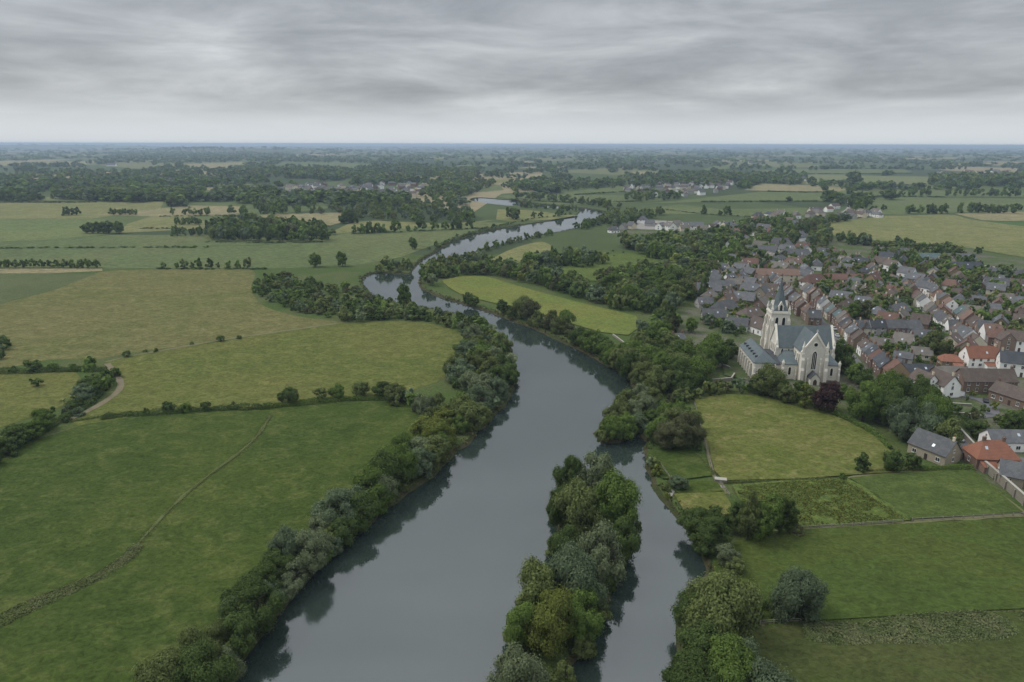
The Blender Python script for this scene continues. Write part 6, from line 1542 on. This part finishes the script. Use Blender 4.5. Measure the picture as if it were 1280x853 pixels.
# hedges and garden strips among the houses
gz = [('between the two terraced streets', [(1088, 404), (1160, 394), (1205, 424), (1225, 446), (1150, 458), (1110, 450)], 16, 135), ('behind the church street terraces', [(1035, 326), (1130, 345), (1160, 375), (1110, 395), (1050, 390)], 12, 130),
      ('above the upper street', [(1150, 345), (1240, 368), (1290, 395), (1290, 432), (1210, 412)], 12, 140), ('left of the church spire', [(880, 370), (960, 360), (975, 385), (930, 415), (885, 410)], 10, 60), ('by the farmhouse driveway', [(1180, 500), (1230, 520), (1250, 535), (1200, 540)], 4, 0)]
for zn, poly, n, ang in gz:
    hs = []; tries = 0
    while len(hs) < n and tries < 800:
        tries += 1
        px, py = TR.uniform(min(p[0] for p in poly), max(p[0] for p in poly)), TR.uniform(min(p[1] for p in poly), max(p[1] for p in poly))
        if not pip(px, py, poly): continue
        x, y = gp(px, py)[:2]; a = radians(ang + TR.choice([0, 90]) + TR.gauss(0, 6)); l_ = TR.uniform(6, 14)
        e = [(x + cos(a) * l_ * s, y + sin(a) * l_ * s) for s in (-.5, 0, .5)]
        if all(clear_of(p[0], p[1], 1.0) and off_road(p[0], p[1], .5) for p in e) and not too_near(x, y, 7, [h[:2] for h in hs]): hs.append((x, y, e, TR.choice(['dark green', 'mid-green', 'olive-green'])))
    by = {}
    for h in hs: by.setdefault(h[3], []).append(h)
    for tn, g in by.items():
        g.sort(key=lambda h: proj(h[0], h[1])[0])
        for k, h in enumerate(g):
            b_ = f"{tn} garden hedge"
            lb = f"{b_} {zn}" if len(g) == 1 else f"leftmost {b_} {zn}" if k == 0 else f"rightmost {b_} {zn}" if k == len(g) - 1 else f"{ordinal(k)} {b_} from left {zn}"
            hedge(h[2], TR.uniform(1.0, 1.8), (1.2, 2.0), tn, lb, 60, .4, 'garden hedges in the village', True)

# --- masonry walls
M_WALL = brick_mat('field_stone_wall', (0.26, 0.23, 0.185), (0.21, 0.19, 0.155), (0.20, 0.185, 0.16), 1.4, .1)
M_COPE = plain_mat('wall_coping', (0.33, 0.31, 0.27), 0.9, 0.2, 0.3, 0.5, 2.0)
def wall_run(name, line, h, th, label, piers=0, cat='wall'):
    w = np.array(W2(line)); a0 = w[0]
    root = tag(empty(name, (a0[0], a0[1], 0)), label, cat)
    b1, b2 = MB(), MB(); P_ = []
    for i in range(len(w) - 1):
        a, b_ = w[i] - a0, w[i + 1] - a0; t = (b_ - a) / np.linalg.norm(b_ - a); n = np.array([-t[1], t[0]]); ln = np.linalg.norm(b_ - a)
        R = lambda p, a=a, t=t, n=n: (a[0] + t[0] * p[0] + n[0] * p[1], a[1] + t[1] * p[0] + n[1] * p[1], p[2])
        b1.box(0, ln, -th / 2, th / 2, 0, h - .004 * i, 0, R); b2.box(-.02, ln + .02, -th / 2 - .1, th / 2 + .1, h + .002 + .003 * i, h + .2 + .004 * i, 0, R)
        if piers:
            for s in np.arange(piers / 2, ln, piers): P_.append((R, s))
    b1.build('masonry', M_WALL, root); b2.build('coping', M_COPE, root)
    for R, s in P_:
        m = MB(); m.box(s - .3, s + .3, -th / 2 - .38, -th / 2 + .02, 0, h - .35, 0, R); m.build('pier', M_WALL, root)
    return root
wall_run('stone_wall', [(1216, 573), (1230, 588), (1252, 607), (1290, 641), (1330, 678)], 3.0, .6, 'long grey stone wall with piers bordering the right meadow', 5.0)
wall_run('stone_wall', [(1184, 526), (1200, 543), (1218, 563)], 2.0, .5, 'pale stone wall beside the asphalt lane')
wall_run('garden_wall', [(886, 462), (902, 458), (912, 462)], 1.2, .4, 'low garden wall left of the church wing, farther one')
wall_run('garden_wall', [(890, 478), (914, 476), (918, 470)], 1.3, .4, 'low garden wall left of the church wing, nearer one')
wall_run('garden_wall', [(884, 480), (882, 468)], 1.2, .4, 'short garden wall beside the dark grove')
wall_run('garden_wall', [(766, 420), (782, 432), (796, 442)], 1.0, .4, 'low stone wall on the slope by the allotments')
wall_run('garden_wall', [(1182, 518), (1206, 519.5), (1228, 523)], 1.0, .4, 'low wall below the curved driveway')
wall_run('garden_wall', [(1184, 506), (1214, 508)], .8, .4, 'low wall across the driveway lawn')
wall_run('garden_wall', [(1090, 432), (1120, 436), (1150, 440)], 1.4, .35, 'garden wall between the two terraced streets')
wall_run('garden_wall', [(1060, 398), (1090, 394), (1115, 391)], 1.4, .35, 'garden wall behind the small white gables')
wall_run('culvert', [(893, 602), (908, 603.5)], 1.0, 1.6, 'small pale concrete culvert head beside the paddock', cat='culvert')
# --- post and rail fences
M_POST = plain_mat('weathered_wood', (0.25, 0.23, 0.195), 0.95, 0.1, 0.3, 1.0, 4.0)
_mb = MB(); _mb.box(-.09, .09, -.09, .09, -.2, 1.25); POST_ME = bpy.data.meshes.new('post'); POST_ME.from_pydata(_mb.v, [], _mb.f); POST_ME.materials.append(M_POST)
def fence(line, label, gap=3.0, rails=2):
    w = catmull(W2(line), 0.5); seg = np.r_[0, np.cumsum(np.linalg.norm(np.diff(w, axis=0), axis=1))]
    root = tag(empty('fence', (w[0, 0], w[0, 1], 0)), label, 'fence', 'post and rail fences')
    pts = [(np.interp(s, seg, w[:, 0]) - w[0, 0], np.interp(s, seg, w[:, 1]) - w[0, 1]) for s in np.arange(0, seg[-1], max(gap, seg[-1] / 95))]
    for x, y in pts:
        p = bpy.data.objects.new('post', POST_ME); COL.objects.link(p); p.parent = root; p.location = (x, y, 0)
    for r_ in range(rails):
        m = MB()
        for a, b_ in zip(pts[:-1], pts[1:]):
            t = np.array(b_) - np.array(a); l_ = np.linalg.norm(t); t = t / l_; n = np.array([-t[1], t[0]])
            R = lambda p, a=a, t=t, n=n: (a[0] + t[0] * p[0] + n[0] * p[1], a[1] + t[1] * p[0] + n[1] * p[1], p[2])
            m.box(0, l_, .095, .15, .45 + r_ * .5, .57 + r_ * .5, 0, R)
        m.build('rail', M_POST, root)
fence([(868, 506), (876, 535), (884, 568), (892, 594)], 'old rail fence along the left side of the church meadow')
fence([(893, 598), (902, 608), (912, 622)], 'short rail fence at the culvert')
fence([(1000, 662.5), (1060, 659), (1137, 653)], 'rail fence along the lower edge of the weed field')
fence([(1140, 652.5), (1210, 649), (1285, 645)], 'rail fence between the two right meadows')
fence([(950, 781), (985, 779.5), (1020, 778)], 'pale rail fence beside the lone willow')
fence([(822, 578), (832, 592), (838, 602), (842, 616)], 'rail fence along the side channel path')
# --- small sheds and cars
def car(px, py, ang, col, label):
    x, y = gp(px, py)[:2]; root = tag(empty('parked_car', (x, y, .2), radians(ang)), label, 'car', 'cars parked in the village')
    m = MB(); m.prism([(-2.1, .35), (2.1, .35), (2.15, .75), (1.2, .95), (-1.95, 1.0), (-2.15, .8)], 'y', -.86, .86); b_ = m.build('body', plain_mat('car_paint', col, .3, .5, .05), root)
    m = MB(); m.prism([(-1.7, .99), (1.05, .96), (.35, 1.45), (-1.25, 1.47)], 'y', -.74, .74); m.build('cabin', M_GLASS, root)
    m = MB(); m.box(-1.15, .3, -.7, .7, 1.46, 1.52); m.build('roof', b_.data.materials[0], root)
    for sx in (-1.3, 1.3):
        for sy in (-.8, .8):
            m = MB(); m.prism([(sx + .33 * cos(a), .33 + .33 * sin(a)) for a in np.linspace(0, 2 * pi, 13)[:-1]], 'y', sy - .12, sy + .12); m.build('wheel', M_IRON, root)
for c_ in [(1244, 497, 20, (.7, .7, .7), 'white car parked on the farmhouse driveway'), (1232, 503, 60, (.03, .03, .035), 'black car parked on the farmhouse driveway'), (1196, 552, 128, (.25, .27, .3), 'grey car parked on the lane by the stone house'), (1262, 588, 20, (.6, .6, .62), 'silver car parked in the yard'),

           (784, 282, 10, (.7, .7, .72), 'white car left in the riverside car park'), (796, 281, 10, (.06, .06, .07), 'black car in the riverside car park'), (808, 281, 10, (.7, .7, .7), 'white car right of the black one in the riverside car park'), (820, 281, 10, (.3, .06, .05), 'red car in the riverside car park')]:
    car(*c_)
_cc = [('white', (.7, .7, .7)), ('grey', (.25, .26, .28)), ('black', (.03, .03, .035)), ('blue', (.06, .09, .18)), ('silver', (.5, .5, .52)), ('red', (.3, .05, .04))]
for nm_, ln, off, n_ in (('the church street', [(1080, 470), (1062, 446), (1044, 425), (1026, 404), (1008, 385)], 2.3, 8), ('the upper street', [(1250, 441), (1212, 422), (1188, 404), (1166, 384), (1146, 366)], 2.1, 9), ('the cross street', [(1040, 410), (1070, 420), (1120, 421), (1160, 420)], 1.7, 5), ('the asphalt lane', [(1100, 494), (1130, 505), (1165, 518)], 2.2, 3)):
    w = catmull(W2(ln), 1.0); t = unit(np.gradient(w, axis=0)); idx = sorted(TR.sample(range(4, len(w) - 4), n_)); by = {}
    idx = [a for k, a in enumerate(idx) if k == 0 or a - idx[k - 1] > 6]
    for a in idx: by.setdefault(TR.randrange(6), []).append(a)
    for c_, g in by.items():
        g.sort(key=lambda a: proj(*w[a])[0])
        for k, a in enumerate(g):
            sd = TR.choice([-1, 1]) * off; p = proj(w[a][0] - t[a][1] * sd, w[a][1] + t[a][0] * sd)
            b_ = f'{_cc[c_][0]} car at the kerb of {nm_}'
            car(p[0], p[1], math.degrees(atan2(t[a][1], t[a][0])), _cc[c_][1], b_ if len(g) == 1 else f'leftmost {b_}' if k == 0 else f'rightmost {b_}' if k == len(g) - 1 else f'{ordinal(k)} {b_} from left')
# --- stuff: rough grass, weeds, bank fringe
M_TUFT = leaf_mat('rough_grass_blades', None, attr=True, objvar=0, var=.6, hue=(1.2, 1.08, .8))
def tufts(name, pts, hr, size, cols, label, cat, per=5, lean=.45):
    pts = np.array(pts); k = len(pts); c = np.repeat(pts, per, 0); n_ = len(c)
    c = np.column_stack([c[:, :2] + RNG.normal(0, size * .6, (n_, 2)), c[:, 2] + RNG.uniform(.15, 1, n_) * RNG.uniform(*hr, n_) * .7])
    n = unit(RNG.normal(0, 1, (n_, 3)) * np.array([1, 1, .5]) + np.array([0, 0, lean]))
    q = quads_from(c, n, size * RNG.uniform(.6, 1.5, n_), RNG)
    me = quads_mesh(name, q); ci = RNG.integers(0, len(cols), k)
    cc = np.repeat(np.repeat(np.array(cols)[ci], per, 0) * RNG.uniform(.75, 1.25, (n_, 1)), 4, 0)
    cc = np.column_stack([cc, np.ones(len(cc))]).astype(np.float32)
    at = me.color_attributes.new('tone', 'FLOAT_COLOR', 'POINT'); at.data.foreach_set('color', np.ascontiguousarray(cc).ravel())
    return tag(link(name, me, M_TUFT), label, cat, None, 'stuff')
def scatter(poly, n, z=0.0, mask=None):
    w = [tuple(map(float, p)) for p in W2(poly)]; a = np.array(w); o = []
    while len(o) < n:
        x, y = RNG.uniform(a[:, 0].min(), a[:, 0].max()), RNG.uniform(a[:, 1].min(), a[:, 1].max())
        if pip(x, y, w) and (mask is None or mask(x, y)): o.append((x, y, z))
    return o
def along(line, width, n, z=0.0):
    w = catmull(W2(line), .5); t = unit(np.gradient(w, axis=0)); nn = np.stack([-t[:, 1], t[:, 0]], 1); i = RNG.integers(0, len(w), n); o = RNG.normal(0, width / 3, n)
    return np.column_stack([w[i] + nn[i] * o[:, None], np.full(n, z)])
def rough(line, width, hr, dens, leaf, cols, label, lump=5.0):
    q = strip_leaves(line, width, hr, dens, leaf, False, lump, 1.4)
    me = quads_mesh('rough_grass', q); k = len(q); ce_ = q.mean(1)
    f = vnoise(ce_[:, 0] / 2.6, ce_[:, 1] / 2.6, 8)[:, None]
    cc = np.array(cols[0]) * (1 - f) + np.array(cols[1]) * f; cc = cc * RNG.uniform(.8, 1.2, (k, 1))
    cc = np.column_stack([np.repeat(cc, 4, 0), np.ones(k * 4)]).astype(np.float32)
    at = me.color_attributes.new('tone', 'FLOAT_COLOR', 'POINT'); at.data.foreach_set('color', np.ascontiguousarray(cc).ravel())
    return tag(link('rough_grass', me, M_TUFT), label, 'rough grass', None, 'stuff')
rough([(1006, 790), (1050, 795), (1110, 792), (1200, 785), (1320, 777)], 8.5, (.3, 1.8), 420, .36, [(.09, .125, .048), (.165, .185, .095)], 'strip of tall pale rough grass in the right foreground')
rough([(170, 684), (160, 697), (128, 718), (90, 736), (40, 757), (0, 777), (-40, 798)], 4.4, (.1, 1.1), 130, .34, [(.085, .115, .04), (.14, .155, .078)], 'ragged diagonal strip of rough weeds across the lush meadow')
rough([(338, 520), (322, 545), (300, 566), (262, 595), (228, 623), (195, 656), (168, 686)], 1.9, (.05, .45), 30, .3, [(.078, .105, .034), (.125, .135, .058)], 'thin straw-coloured grass beside the meadow path')
_wm = lambda x, y: vnoise(np.array(x / 4.0), np.array(y / 2.2), 9) > .22
tufts('weeds', scatter([(918, 610), (985, 604), (1056, 601), (1132, 651), (1075, 656), (1000, 660), (945, 658)], 9000, 0, _wm), (.4, 1.2), .42, [(.10, .125, .035), (.085, .11, .03), (.135, .14, .045)], 'rank green weeds covering the small field beside the slender trees', 'weeds', 4, 1.1)
edge = np.concatenate([ground_edge, isl_edge]); ed = np.hypot(edge[:, 0], edge[:, 1]); el = edge[ed < 900]
_pe = np.repeat(el, 10, 0); _pe = np.column_stack([_pe + RNG.normal(0, 1.0, _pe.shape), np.full(len(_pe), -.5)])
_pe = np.array([p for p in _pe if not water_at(p[0], p[1])])
tufts('bank_vegetation', _pe, (.7, 2.3), .6, [(.085, .10, .045), (.105, .115, .05), (.065, .085, .036), (.13, .13, .07)], 'ragged weeds and reeds fringing the river banks', 'bank vegetation', 6)
# ================================================================== HAZE
m, t, out = mat_new('haze_air')
pv = N(t, 'ShaderNodeVolumePrincipled')
pv.inputs['Color'].default_value = (0.60, 0.76, 0.96, 1); pv.inputs['Density'].default_value = HAZE_DENSITY; pv.inputs['Anisotropy'].default_value = 0.2
L(t, pv.outputs[0], out.inputs['Volume'])
mb = MB(); mb.box(-EXT - 500, EXT + 500, -EXT * .02 - 500, EXT + 500, -3.0, 106.0)
tag(mb.build('haze', m), 'thin bluish haze lying over the plain', 'haze', None, 'stuff')
